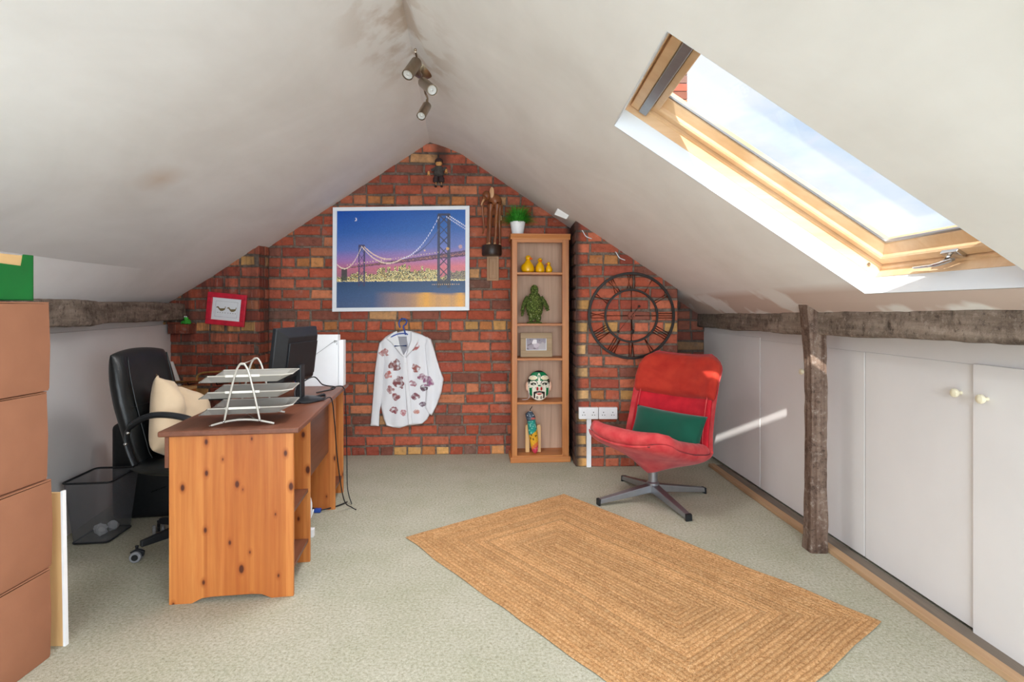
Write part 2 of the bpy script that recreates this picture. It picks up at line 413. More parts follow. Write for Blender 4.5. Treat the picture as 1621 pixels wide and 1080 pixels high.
MT['brass'] = simple('aged_brass', 'c9a465', .38, .75, var=.2, scale=30, bmp=0)
MT['iron'] = simple('black_iron', '2d2724', .5, .5, var=.2, scale=60, bmp=.3, bscale=120)
MT['copper'] = simple('copper_wire', '7c3a24', .4, .4, var=.2, scale=60, bmp=0)
MT['glass_bulb'] = simple('bulb_glass', 'c4c2bd', .15, var=0, bmp=0)
MT['red'] = simple('red_velvet', 'c21f2c', .75, var=.10, scale=14, bmp=.5, bdist=.003, bscale=40, spec=.2, sheen=.12, col2='b01525')
MT['red_faded'] = simple('faded_red_velvet', 'c8504e', .8, var=.12, scale=12, bmp=.5, bdist=.004, bscale=34, spec=.15, sheen=.12, col2='b82c34')
MT['red_worn'] = simple('worn_red_velvet', 'b23626', .78, var=.15, scale=9, bmp=.5, bdist=.004, bscale=34, spec=.15, sheen=.12, col2='a82a20')
MT['green_cloth'] = simple('green_cloth', '175240', .9, var=.06, scale=10, bmp=.35, bdist=.002, bscale=200, spec=.1, sheen=.3)
MT['beige_cloth'] = simple('beige_cloth', 'd4bb9c', .9, var=.05, scale=9, bmp=.3, bdist=.002, bscale=120, spec=.1, sheen=.2)
MT['red_frame'] = simple('red_frame', 'cc1f38', .45, var=.15, scale=30, bmp=.5, bscale=60)
MT['paper'] = simple('paper', 'e9ebee', .8, var=.01, bmp=0)
MT['ink'] = simple('ink', '33302e', .8, var=0, bmp=0)
MT['birdbrown'] = simple('print_brown', '7d6a45', .8, var=.2, scale=300, bmp=0)
MT['poster_frame'] = simple('white_frame', 'eef2f7', .35, var=.01, bmp=0)
MT['blue_pl'] = simple('blue_plastic', '2c4fa8', .35, var=.05, bmp=0)
MT['yellow'] = simple('yellow_rubber', 'f2b705', .35, var=.05, scale=30, bmp=0, coat=.3)
MT['orange'] = simple('orange_beak', 'e8641a', .4, var=.05, bmp=0)
MT['moss'] = simple('moss', '5c6a2c', .9, var=.3, scale=90, bmp=.6, col2='2c3414')
MT['grass'] = simple('grass_green', '3f9a2a', .6, var=.3, scale=60, bmp=0, col2='226b18')
MT['carved'] = wood('carved_wood', '713d24', '985c36', '3f2012', 'z', rough=.35, grain=30)
MT['carved_light'] = wood('carved_light_wood', 'c89466', 'd8ad84', 'a3714a', 'z', rough=.4, grain=30)
MT['darkwood'] = simple('dark_log', '35261f', .4, var=.3, scale=20, bmp=.4)
MT['bark_light'] = wood('plaque_wood', 'a57e5c', 'b58f6c', '7f5c40', 'z', rough=.6, grain=40)
MT['greywood'] = wood('driftwood', 'a78d6c', 'b89e7c', '7d6548', 'x', rough=.6, grain=40)
MT['white_cable'] = simple('white_cable', 'e6e6ea', .4, var=.02, bmp=0)
def glass_mat():
    m, nt, b = newmat('window_glass'); nt.nodes.remove(b); o = nt.nodes['Material Output']
    t = nd(nt, 'ShaderNodeBsdfTransparent'); t.inputs[0].default_value = (.97, .985, .99, 1); g = nd(nt, 'ShaderNodeBsdfGlossy'); g.inputs['Roughness'].default_value = .02
    mx = nd(nt, 'ShaderNodeMixShader'); mx.inputs[0].default_value = .04
    nt.links.new(t.outputs[0], mx.inputs[1]); nt.links.new(g.outputs[0], mx.inputs[2]); nt.links.new(mx.outputs[0], o.inputs[0]); return m
MT['glass'] = glass_mat()
def mesh_mat(name, col, open_, metal=.3, rough=.5):
    m, nt, b = newmat(name); o = nt.nodes['Material Output']; b.inputs['Base Color'].default_value = (*lin(col), 1)
    b.inputs['Metallic'].default_value = metal; b.inputs['Roughness'].default_value = rough
    t = nd(nt, 'ShaderNodeBsdfTransparent'); mx = nd(nt, 'ShaderNodeMixShader'); mx.inputs[0].default_value = open_
    nt.links.new(b.outputs[0], mx.inputs[1]); nt.links.new(t.outputs[0], mx.inputs[2]); nt.links.new(mx.outputs[0], o.inputs[0]); return m
MT['bin_mesh'] = mesh_mat('dark_wire_mesh', '6a6b70', .5, .2)
MT['tray_mesh'] = mesh_mat('silver_wire_mesh', 'b4b1aa', .38, .3)
# ================================================================== THE SETTING
bm = BM(); box(bm, (-3.2, -3.4, -.1), (2.3, 5.1, 0)); struct('floor', bm, MT['carpet'], recenter=False)

# ---- brick end wall in three faces
BR = [('a95640', 5), ('b4614a', 6), ('be6d52', 5), ('9d5040', 4), ('c27a58', 2.5), ('8a5547', 2), ('c29468', .5), ('7d5a4e', .8)]
def brick_col(rnd, tan=None):
    if tan is None: h = rnd.choices([b[0] for b in BR], [b[1] for b in BR])[0]
    else: h = tan
    c = lin(h); k = rnd.uniform(.92, 1.28); return (c[0]*k, c[1]*k, c[2]*k, 1)
def brick_face(bm, lay, o, d, L, z0, z1, seed, rowf=None, phase=0):
    """o start point, d unit direction along the face, normal = d turned towards the room"""
    rnd = random.Random(seed); o, d = Vector(o), Vector(d); n = Vector((d.y, -d.x, 0)); pitch = .0888
    k0 = int((z0-1.096)/pitch)-1; k1 = int((z1-1.096)/pitch)+2
    for k in range(k0, k1):
        zc = 1.096+k*pitch; header = (k % 6 == 0); m = .118 if header else .236
        x = -m*(.5 if k % 2 else 0)-rnd.uniform(0, .03)-phase
        if k == -12: header = True; m = .118
        first = True
        while x < L:
            ln = m*rnd.uniform(.97, 1.03); tan = None
            if not header and rnd.random() < .10: ln = .118
            if header and rnd.random() < .35: tan = rnd.choice(['c58a58', 'c99a60', 'b97a4c'])
            if rowf and first and x > -.06-phase:
                ln, tan = rowf(k, rnd)
            if x > -.2: first = False
            a, b = max(x+.007, 0), min(x+ln-.007, L)
            x += ln
            if b-a < .025: continue
            pr = rnd.uniform(.004, .011); h = .0360*rnd.uniform(.93, 1.04); e = .006
            c = brick_col(rnd, tan)
            za, zb = max(zc-h, 0.0), zc+h
            if zb < .02: continue
            j = lambda s=.004: rnd.uniform(-s, s)
            back = [o+d*a+n*-.03+Vector((0, 0, za)), o+d*b+n*-.03+Vector((0, 0, za)), o+d*b+n*-.03+Vector((0, 0, zb)), o+d*a+n*-.03+Vector((0, 0, zb))]
            mid = [o+d*(a+j())+n*(pr-.006)+Vector((0, 0, za+j())), o+d*(b+j())+n*(pr-.006)+Vector((0, 0, za+j())), o+d*(b+j())+n*(pr-.006)+Vector((0, 0, zb+j())), o+d*(a+j())+n*(pr-.006)+Vector((0, 0, zb+j()))]
            fr = []
            for q, (sx, sz) in zip(mid, ((1, 1), (-1, 1), (-1, -1), (1, -1))): fr.append(q+d*sx*e+Vector((0, 0, sz*e))+n*(.006+j(.0015)))
            V = [[bm.verts.new(p) for p in ring] for ring in (back, mid, fr)]
            fs = [bm.faces.new(V[2])]
            for A, B in ((V[0], V[1]), (V[1], V[2])):
                for i in range(4): fs.append(bm.faces.new((A[i], A[(i+1) % 4], B[(i+1) % 4], B[i])))
            for f in fs:
                for l in f.loops: l[lay] = c
bm = BM(); lay = bm.loops.layers.float_color.new('Col')
cL, cR = Vector((-2.04, 4.44, 0)), Vector((.502, 4.339, 0))
bL, bR = Vector((-2.04, wallY(-2.04), 0)), Vector((.502, wallY(.502), 0))
d = (bR-bL).normalized(); Lm = (bR-bL).length
brick_face(bm, lay, bL, d, Lm, 0, 2.7, 1)                                             # centre, set back
brick_face(bm, lay, (-2.95, 4.44, 0), (1, 0, 0), .91, 0, 1.85, 2, phase=.05)           # left pier
def edge_row(k, rnd):
    if k % 2: return .236, None
    return .112, (rnd.choice(['c9a069', 'cfa876', 'c99a60']) if 1.096+k*.0888 < 1.42 else None)
brick_face(bm, lay, cR, (1, 0, 0), .80, 0, 2.0, 3, rowf=edge_row)                      # right pier
brick_face(bm, lay, (1.302, 4.75, 0), (1, 0, 0), .6, 0, 1.5, 4, phase=.1)               # recess at the far right
brick_face(bm, lay, (-2.04, 4.44, 0), (0, 1, 0), .17, 0, 1.9, 5)                        # return of the left pier
v_ = Vector((0, -1, 0)); brick_face(bm, lay, (.502, wallY(.502), 0), v_, wallY(.502)-4.339, 0, 2.1, 6)
# a half brick jutting out as a tiny ledge at the far left, and a lump of mortar under the roof
rnd = random.Random(9); c0 = brick_col(rnd, '8c4a38')
v = box(bm, (-2.70, 4.33, 1.045), (-2.535, 4.43, 1.118))
for f in {f for q in v for f in q.link_faces}:
    for l in f.loops: l[lay] = c0
for f in bm.faces: f.material_index = 0
nf = len(bm.faces)
def slab(poly, th):
    for f in bm.faces: f.tag = True
    A = [bm.verts.new(p) for p in poly]; B = [bm.verts.new(q.co+Vector(th)) for q in A]; n = len(A)
    fs = [bm.faces.new(A), bm.faces.new(B[::-1])]+[bm.faces.new((A[i], B[i], B[(i+1) % n], A[(i+1) % n])) for i in range(n)]
    for f in fs: f.material_index = 1
slab([bL, bR, bR+Vector((0, 0, 3)), bL+Vector((0, 0, 3))], (0, .15, 0))
slab([(-3.1, 4.44, 0), (-2.04, 4.44, 0), (-2.04, 4.44, 2.2), (-3.1, 4.44, 2.2)], (0, .35, 0))
slab([(.502, 4.339, 0), (1.302, 4.339, 0), (1.302, 4.339, 2.2), (.502, 4.339, 2.2)], (0, .5, 0))
slab([(1.302, 4.75, 0), (2.1, 4.75, 0), (2.1, 4.75, 1.6), (1.302, 4.75, 1.6)], (0, .1, 0))
# cut everything off just above the two slopes
for co, no in ((Vector((-.5585, 0, roofR(-.5585)+.03)), Vector((.67, 0, 1))), (Vector((-2.41, 0, 1.54)), Vector((-.678, 0, 1))), (Vector((0, 0, 2.69)), Vector((0, 0, 1)))):
    bmesh.ops.bisect_plane(bm, geom=bm.verts[:]+bm.edges[:]+bm.faces[:], dist=1e-5, plane_co=co, plane_no=no.normalized(), clear_outer=True)
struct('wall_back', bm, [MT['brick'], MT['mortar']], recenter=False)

# ---- ceiling: two slopes, the right one with the rooflight opening
SX, SZ = .8308, -.5566; NX, NZ = .5566, .8308; X0 = -.5585; Z0 = roofR(X0)
def RS(s, y, n=0): return Vector((X0+s*SX+n*NX, y, Z0+s*SZ+n*NZ))
s_top, s_bot, y_near, y_far = 1.170, 2.402, 1.475, 2.245
def ridgeX(y): return -.70+.2*(4.7-y)/2.2 if y > 2.2 else -.47
def foldX(y): return -2.41+(.04*(4.44-y)/1.44 if y > 3 else .04+.18*(3-max(y, 2)))
ys = [-3.25, -1.5, 0, .75, y_near, 1.85, y_far, 2.6, 3.0, 3.3, 3.6, 3.9, 4.2, 4.44, 4.95]
xt, xb = RS(s_top, 0).x, RS(s_bot, 0).x
rows = []
for y in ys:
    ex = wallL(y) if y < 4.5 else -2.86
    rows.append([(ex-.02, y, 1.285), (foldX(y), y, 1.50), (ridgeX(y), y, 2.655), (-.44, y, roofR(-.44)), (xt, y, roofR(xt)), (xb, y, roofR(xb)), (1.68, y, roofR(1.68))])
bm = BM(); V = [[bm.verts.new(p) for p in r] for r in rows]
for i in range(len(ys)-1):
    for j in range(6):
        if y_near <= ys[i] < y_far and j == 4: continue
        bm.faces.new((V[i][j], V[i][j+1], V[i+1][j+1], V[i+1][j]))
bmesh.ops.recalc_face_normals(bm, faces=bm.faces[:])
if sum(f.normal.z for f in bm.faces) > 0: bmesh.ops.reverse_faces(bm, faces=bm.faces[:])
bm2 = BM()
me = bpy.data.meshes.new('ceiling'); bm.to_mesh(me); bm.free(); bm2.free()
me.materials.append(MT['ceiling'])
for p_ in me.polygons: p_.use_smooth = p_.center.x < -.8
me.set_sharp_from_angle(angle=R(14))
o = bpy.data.objects.new('ceiling', me); COL.objects.link(o); o['kind'] = 'structure'
sd = o.modifiers.new('s', 'SOLIDIFY'); sd.thickness = .03; sd.offset = -1; sd.use_rim = False

# ---- side and rear walls
bm = BM()
prof = [(wallL(y), y) for y in (4.44, 2.0, -3.25)]
for (xa, ya), (xb_, yb) in zip(prof, prof[1:]):
    hexa(bm, [(xa-.03, ya, 0), (xa, ya, 0), (xb_, yb, 0), (xb_-.03, yb, 0), (xa-.03, ya, 1.115), (xa, ya, 1.115), (xb_, yb, 1.115), (xb_-.03, yb, 1.115)])
for (xa, ya), (xb_, yb) in zip(prof, prof[1:]):
    hexa(bm, [(xa-.10, ya, 1.0), (xa-.06, ya, 1.0), (xb_-.06, yb, 1.0), (xb_-.10, yb, 1.0), (xa-.10, ya, 1.40), (xa-.06, ya, 1.40), (xb_-.06, yb, 1.40), (xb_-.10, yb, 1.40)])
struct('wall_left', bm, MT['panel'], recenter=False)
bm = BM(); ya, yb = 4.76, -3.25
hexa(bm, [(wallRt(ya)+.03, ya, 0), (wallRt(ya)+.08, ya, 0), (wallRt(yb)+.08, yb, 0), (wallRt(yb)+.03, yb, 0), (wallRt(ya)+.03, ya, 1.5), (wallRt(ya)+.08, ya, 1.5), (wallRt(yb)+.08, yb, 1.5), (wallRt(yb)+.03, yb, 1.5)])
struct('wall_right', bm, MT['sill'], recenter=False)  # dark tone stands in for the shade inside the cupboards, behind the door gaps
bm = BM(); prism(bm, [(-2.4, 0), (2.2, 0), (2.2, 1.4), (1.7, 1.4), (-.5, 2.75), (-2.4, 1.8)], (0, -3.2, 0), (1, 0, 0), (0, 0, 1), (0, -.1, 0))
struct('wall_near', bm, MT['white_wall'], recenter=False)

# ---- invented windows behind the viewer to carry the fill lamps; blinds keep sun out
def added_window(name, M, w, h):
    bm = BM()
    for lo, hi in (((-w/2-.05, -h/2-.05, 0), (w/2+.05, -h/2, .05)), ((-w/2-.05, h/2, 0), (w/2+.05, h/2+.05, .05)), ((-w/2-.05, -h/2, 0), (-w/2, h/2, .05)), ((w/2, -h/2, 0), (w/2+.05, h/2, .05))): box(bm, lo, hi, M)
    o = struct(name, bm, MT['winpine'], recenter=False)
    bm = BM(); box(bm, (-w/2, -h/2, .01), (w/2, h/2, .015), M); obj('added_blind', bm, MT['paper'], o)
added_window('added_window_2', Matrix.Translation((-.25, -3.2, 1.10)) @ Matrix.Rotation(R(-90), 4, 'X'), 2.9, 1.5)
Mr = Matrix(((SX, 0, -NX, 0), (0, 1, 0, 0), (SZ, 0, -NZ, 0), (0, 0, 0, 1)))
c_ = RS(1.80, .0); added_window('added_window_3', Matrix.Translation(c_) @ Mr, 1.1, 1.15)

# ---- window_1: the rooflight
def ring(bm, prof, s0, s1, y0, y1):
    """mitred frame; prof = closed list of (inset, n)"""
    loops = []
    for i, n in prof:
        loops.append([bm.verts.new(RS(s, y, n)) for s, y in ((s0+i, y0+i), (s1-i, y0+i), (s1-i, y1-i), (s0+i, y1-i))])
    m = len(loops)
    for a in range(m):
        A, B = loops[a], loops[(a+1) % m]
        for k in range(4): bm.faces.new((A[k], A[(k+1) % 4], B[(k+1) % 4], B[k]))
bm = BM(); ring(bm, [(.003, .0), (.003, .082), (-.04, .082), (-.04, .034), (-.002, .033), (-.001, .001)], s_top, s_bot, y_near, y_far)
struct('trim_1', bm, MT['reveal'], recenter=False)
w1 = bpy.data.objects.new('window_1', None); COL.objects.link(w1); w1['kind'] = 'structure'
bm = BM(); ring(bm, [(-.05, .08), (.006, .08), (.006, .118), (.014, .122), (.014, .22), (-.05, .22)], s_top, s_bot, y_near, y_far)
obj('window_frame', bm, MT['winpine'], w1)
bm = BM(); ring(bm, [(.018, .132), (.05, .132), (.055, .138), (.055, .150), (.090, .170), (.094, .178), (.094, .20), (.018, .20)], s_top, s_bot, y_near, y_far)
obj('window_sash', bm, MT['winpine'], w1)
bm = BM(); ring(bm, [(.091, .175), (.103, .175), (.103, .182), (.091, .182)], s_top, s_bot, y_near, y_far)
obj('glazing_seal', bm, MT['alu'], w1)
bm = BM(); hexa(bm, [RS(s_top+.09, y_near+.09, .184), RS(s_bot-.09, y_near+.09, .184), RS(s_bot-.09, y_far-.09, .184), RS(s_top+.09, y_far-.09, .184), RS(s_top+.09, y_near+.09, .188), RS(s_bot-.09, y_near+.09, .188), RS(s_bot-.09, y_far-.09, .188), RS(s_top+.09, y_far-.09, .188)])
obj('window_pane', bm, MT['glass'], w1)
def rbox(bm, s0, s1, y0, y1, n0, n1):
    hexa(bm, [RS(s0, y0, n0), RS(s1, y0, n0), RS(s1, y1, n0), RS(s0, y1, n0), RS(s0, y0, n1), RS(s1, y0, n1), RS(s1, y1, n1), RS(s0, y1, n1)])
bm = BM(); rbox(bm, s_top+.052, s_top+.088, y_near+.02, y_far-.03, .090, .120); obj('ventilation_bar', bm, MT['alu'], w1, bevel=.004)
bm = BM(); rbox(bm, s_top+.012, s_top+.05, y_near+.015, y_far-.015, .10, .15); rbox(bm, s_top+.090, s_top+.118, y_near+.05, y_far-.06, .125, .17); obj('ventilation_rail', bm, MT['winpine'], w1, bevel=.003)
bm = BM()
yc = 1.86; a = RS(s_bot-.036, yc, .128); b_ = RS(s_bot-.036, yc, .098)
rbox(bm, s_bot-.055, s_bot-.018, yc-.05, yc+.02, .118, .132)
cyl(bm, a, b_, .009)
tube(bm, cat([RS(s_bot-.036, yc-.03, .102), RS(s_bot-.036, yc, .094), RS(s_bot-.03, yc+.06, .090), RS(s_bot-.026, yc+.15, .092)], 6), [.010]*6+[.011]*6+[.009]*7, 10, flat=.7)
obj('window_handle', bm, MT['chrome'], w1, smooth=True, bevel=.002)
bm = BM(); cyl(bm, RS(s_bot-.06, y_far-.004, .105), RS(s_bot-.06, y_far-.012, .105), .007); obj('screw_cap', bm, MT['chrome'], w1)

# ---- old timber plates along both eaves (bowed, worn), and the upright post
def timber(name, pts, hw, hh, mat, label, cat_, n=40, amp=.008, seed=0, loc=None):
    """pts: centre line (x,y,z); rectangular section with rounded arrises, wobbled"""
    bm = BM(); C = cat(pts, n); sec = []
    for a in range(28):
        t = 2*PI*(a+.5)/28; c, s = math.cos(t), math.sin(t); p = 10
        sec.append((hw*math.copysign(abs(c)**(2/p), c), hh*math.copysign(abs(s)**(2/p), s)))
    rings = []
    vert = abs((Vector(pts[-1])-Vector(pts[0])).normalized().z) > .9
    for q in C:
        r = []
        for (u, w) in sec:
            p = Vector((q.x+u, q.y+w, q.z)) if vert else Vector((q.x+u, q.y, q.z+w))
            s1 = noise.noise(Vector((p.x*6, p.y*2.2+seed, p.z*(2.2 if vert else 6))))*amp+noise.noise(p*14+Vector((seed, 0, 0)))*amp*.4
            dirn = (p-q).normalized(); r.append(bm.verts.new(p+dirn*s1))
        rings.append(r)
    for A, B in zip(rings, rings[1:]):
        for k in range(28): bm.faces.new((A[k], A[(k+1) % 28], B[(k+1) % 28], B[k]))
    bm.faces.new(rings[0][::-1]); bm.faces.new(rings[-1])
    return tag(obj(name, bm, mat, smooth=True, angle=50), label, cat_)
timber('timber_beam', [(wallL(4.40)+.035, 4.42, 1.217), (wallL(3.4)+.035, 3.4, 1.218), (wallL(2.4)+.035, 2.4, 1.222), (wallL(1.2)+.035, 1.2, 1.225), (wallL(0)+.035, -3.2, 1.225)], .085, .066, MT['beam'],
       'old weathered timber beam along the left eaves above the white panels', 'beam', amp=.016, seed=3)
timber('timber_beam', [(1.695, 4.74, 1.141), (1.675, 3.6, 1.155), (1.655, 2.7, 1.172), (1.63, 1.7, 1.193), (1.62, .5, 1.20), (1.62, -3.2, 1.20)], .105, .060, MT['beam'],
       'old weathered timber beam along the right eaves behind the post', 'beam', amp=.016, seed=8)
timber('timber_post', [(1.563, 2.845, 0), (1.566, 2.845, .5), (1.563, 2.845, 1.0), (1.540, 2.845, 1.285)], .043, .043, MT['post'],
       'rough brown timber post standing on the carpet before the cupboards', 'post', n=20, amp=.011, seed=12)

# ---- eaves cupboards on the right: four doors, knobs, strip over them, sill and batten at the foot
def door(name, y0, y1, z0, z1, off=0, knob=None, th=.018):
    bm = BM()
    a, b = wallRt(y0)-off, wallRt(y1)-off
    hexa(bm, [(a, y0, z0), (a+th, y0, z0), (b+th, y1, z0), (b, y1, z0), (a, y0, z1), (a+th, y0, z1), (b+th, y1, z1), (b, y1, z1)])
    o = struct(name, bm, MT['panel'], recenter=False, bevel=.0015)
    if knob:
        ky, kz = knob; bm = BM()
        M = Matrix.Rotation(R(-90), 3, 'Y')
        lathe(bm, [(.007, 0), (.006, .012), (.008, .016), (.016, .020), (.0185, .027), (.016, .034), (.008, .0375), (0, .038)], (wallRt(ky)-off, ky, kz), 20, M.to_4x4().to_3x3())
        obj('door_knob', bm, MT['cream'], o, smooth=True)
    return o
door('door_1', 3.765, 4.74, .02, 1.045)
door('door_2', 3.045, 3.757, .02, 1.03, knob=(3.22, .875))
door('door_3', 2.722, 3.037, .02, 1.03)
door('door_4', 2.105, 2.715, .02, 1.032, knob=(2.165, .915))
door('door_5', 1.45, 2.098, .0, 1.036, off=.014, knob=(2.035, .912))
door('door_6', .75, 1.445, .02, 1.036); door('door_7', -3.2, .745, .02, 1.036)
bm = BM(); hexa(bm, [(wallRt(4.74)+.004, 4.74, 1.03), (wallRt(4.74)+.02, 4.74, 1.03), (wallRt(-3.2)+.02, -3.2, 1.03), (wallRt(-3.2)+.004, -3.2, 1.03), (wallRt(4.74)+.004, 4.74, 1.12), (wallRt(4.74)+.02, 4.74, 1.12), (wallRt(-3.2)+.02, -3.2, 1.12), (wallRt(-3.2)+.004, -3.2, 1.12)])
struct('trim_2', bm, MT['panel'], recenter=False)
def strip(name, x0, x1, h, mat, ya=4.338, yb=-3.2, bow=0):
    bm = BM(); n = 24
    def sec(y):
        w = wallRt(y)+.010*noise.noise(Vector((y*1.3, 4.2, 0)))*bow; e = .003*noise.noise(Vector((y*7, x0*9, 0)))
        return [(w+x0+e, y, 0), (w+x1+e, y, 0), (w+x1+e, y, h+e*.6), (w+x0+e, y, h-e*.6)]
    R_ = [[bm.verts.new(p) for p in sec(ya+(yb-ya)*i/n)] for i in range(n+1)]
    for A, B in zip(R_, R_[1:]):
        for k in range(4): bm.faces.new((A[k], A[(k+1) % 4], B[(k+1) % 4], B[k]))
    bm.faces.new(R_[0]); bm.faces.new(R_[-1][::-1])
    return struct(name, bm, mat, recenter=False, bevel=.002)
strip('baseboard_right', -.125, -.080, .024, MT['batten'], bow=1)
strip('trim_3', -.072, -.006, .014, MT['sill'])
# boxed-in pipe stub under the roof where the brickwork steps forward
bm = BM(); q = P(891, 339, 4.36)
hexa(bm, [q+Vector(v) for v in ((-.075, -.03, -.01), (.02, -.05, -.05), (.06, .10, -.03), (-.05, .10, .02), (-.045, -.03, .045), (.055, -.05, .0), (.08, .12, .02), (-.03, .12, .07))])
struct('trim_4', bm, MT['ceiling'], bevel=.006)
# chimney of the next house, seen through the rooflight
ch = thing('chimney_stack', 'red brick chimney outside, glimpsed through the top corner of the rooflight', 'chimney', (1.55, 6.2, 0))
bm = BM(); lay = bm.loops.layers.float_color.new('Col'); rnd = random.Random(5)
for k in range(51):
    for y0, w, n in ((0, .72, 3),):
        for i in range(3):
            a = -.36+i*.24; v = box(bm, (a+.004, -.2, k*.088), (a+.236, .2, k*.088+.078))
            c = brick_col(rnd)
            for f in {f for q in v for f in q.link_faces}:
                for l in f.loops: l[lay] = c
obj('brickwork', bm, vcol('chimney_brick', .9), ch)
bm = BM(); box(bm, (-.352, -.192, 0), (.352, .192, 51*.088)); obj('mortar', bm, MT['mortar'], ch)
# ================================================================== FURNITURE
# ---- desk: local x across (left -> right), y along, origin at the near right foot
DR = R(8.2)
desk = thing('desk', 'orange pine desk with brown stained top standing by the left wall', 'desk', (-.946, 2.387, 0), DR)
DL, DW, DT = 1.375, .50, .736
Mdesk = Matrix.Translation((-.946, 2.387, 0)) @ Matrix.Rotation(DR, 4, 'Z')
def D(x, y, z): return Mdesk @ Vector((x, y, z))
def foot_panel(y0, w0, w1, h=.712, th=.018, arch=.022):
    bm = BM(); poly = [(w0, 0), (w0+.09, 0)]
    for i in range(9):
        t = i/8; poly.append((w0+.09+(w1-w0-.18)*t, arch*min(1, math.sin(PI*t)*2.2)))
    poly += [(w1-.09, 0), (w1, 0), (w1, h), (w0, h)]
    prism(bm, poly, (0, y0, 0), (1, 0, 0), (0, 0, 1), (0, th, 0)); return bm
obj('end_panel', foot_panel(0, -DW, 0), MT['pine'], desk, bevel=.0015)
obj('inner_panel', foot_panel(.325, -DW, 0), MT['pine'], desk, bevel=.0015)
obj('inner_panel', foot_panel(1.035, -DW, 0), MT['pine'], desk, bevel=.0015)
obj('end_panel', foot_panel(1.345, -DW, 0), MT['pine'], desk, bevel=.0015)
bm = BM(); box(bm, (-DW-.03, -.035, .712), (.03, DL+.01, DT)); obj('desktop', bm, MT['stain'], desk, bevel=.006, seg=3)
for y0, y1, zs in ((.018, .325, (.10, .345)), (1.053, 1.345, (.10,))):
    for z in zs:
        bm = BM(); box(bm, (-.27, y0, z), (-.008, y1, z+.016)); obj('shelf', bm, MT['stain'], desk, bevel=.001)
    bm = BM(); box(bm, (-.29, y0, .10), (-.272, y1, .712)); obj('back_panel', bm, MT['pine_in'], desk)
bm = BM(); box(bm, (-.055, .343, .36), (-.04, 1.035, .712)); obj('modesty_panel', bm, MT['stain'], desk, bevel=.001)
bm = BM(); box(bm, (-DW-.018, .002, .575), (-DW-.002, .34, .705)); dr = obj('drawer_front', bm, MT['stain'], desk, bevel=.002)
bm = BM(); ball(bm, (-DW-.03, .17, .64), .013); obj('drawer_knob', bm, MT['stain'], dr, smooth=True)
bm = BM(); box(bm, (-DW-.018, .36, .655), (-DW-.002, 1.02, .705)); obj('keyboard_drawer', bm, MT['stain'], desk, bevel=.002)

# ---- swivel office chair
oc = thing('office_chair', 'black leather high-backed office chair pulled up behind the desk', 'chair', (-1.68, 2.95, 0), 0)
def arm5(bm, ang, L=.27):
    d = Vector((math.cos(ang), math.sin(ang), 0)); s = Vector((-d.y, d.x, 0))
    a = [Vector((0, 0, .075))+s*.022, Vector((0, 0, .075))-s*.022, Vector((0, 0, .135))-s*.018, Vector((0, 0, .135))+s*.018]
    b = [p+d*L for p in (Vector((0, 0, .062))+s*.015, Vector((0, 0, .062))-s*.015, Vector((0, 0, .092))-s*.012, Vector((0, 0, .092))+s*.012)]
    hexa(bm, [a[0], a[1], b[1], b[0], a[3], a[2], b[2], b[3]])
a0 = R(-127)
for k in range(5):
    ang = a0+k*2*PI/5; bm = BM(); arm5(bm, ang); obj('base_arm', bm, MT['black_pl'], oc, bevel=.005)
    d = Vector((math.cos(ang), math.sin(ang), 0)); c = d*.285; bm = BM()
    ax = Vector((math.cos(ang+.9), math.sin(ang+.9), 0))
    cyl(bm, c+Vector((0, 0, .03)), c+Vector((0, 0, .075)), .009); prism(bm, [(0, .018), (.03, .022), (.034, .045), (.0, .06), (-.03, .045)], c-ax*.008, Vector((-ax.y, ax.x, 0)), (0, 0, 1), ax*.016)
    cs = obj('caster', bm, MT['black_pl'], oc, bevel=.002)
    for s in (-1, 1):
        bm = BM(); p = c+ax*s*.02+Vector((0, 0, .026)); tube(bm, [p-ax*.009, p-ax*.006, p+ax*.006, p+ax*.009], [.023, .026, .026, .023], 24); obj('caster_wheel', bm, simple('grey_tread', '8b8c90', .5, bmp=0) if 'grey_tread' not in bpy.data.materials else bpy.data.materials['grey_tread'], cs, smooth=True)
        bm = BM(); cyl(bm, p+ax*s*.0095, p+ax*s*.0105, .015); obj('wheel_cap', bm, MT['black_pl'], cs)
bm = BM(); lathe(bm, [(.04, .07), (.045, .14), (.03, .15), (.03, .26), (.018, .27), (.018, .40)], seg=20); obj('gas_column', bm, MT['black_pl'], oc, smooth=True)
bm = BM(); box(bm, (-.11, -.09, .375), (.11, .09, .41)); cyl(bm, (.02, -.06, .39), (.02, -.23, .385), .006); obj('tilt_mechanism', bm, MT['black_pl'], oc, bevel=.006)
def cushion_slab(bm, f, nu=28, nv=20): grid(bm, nu, nv, f)
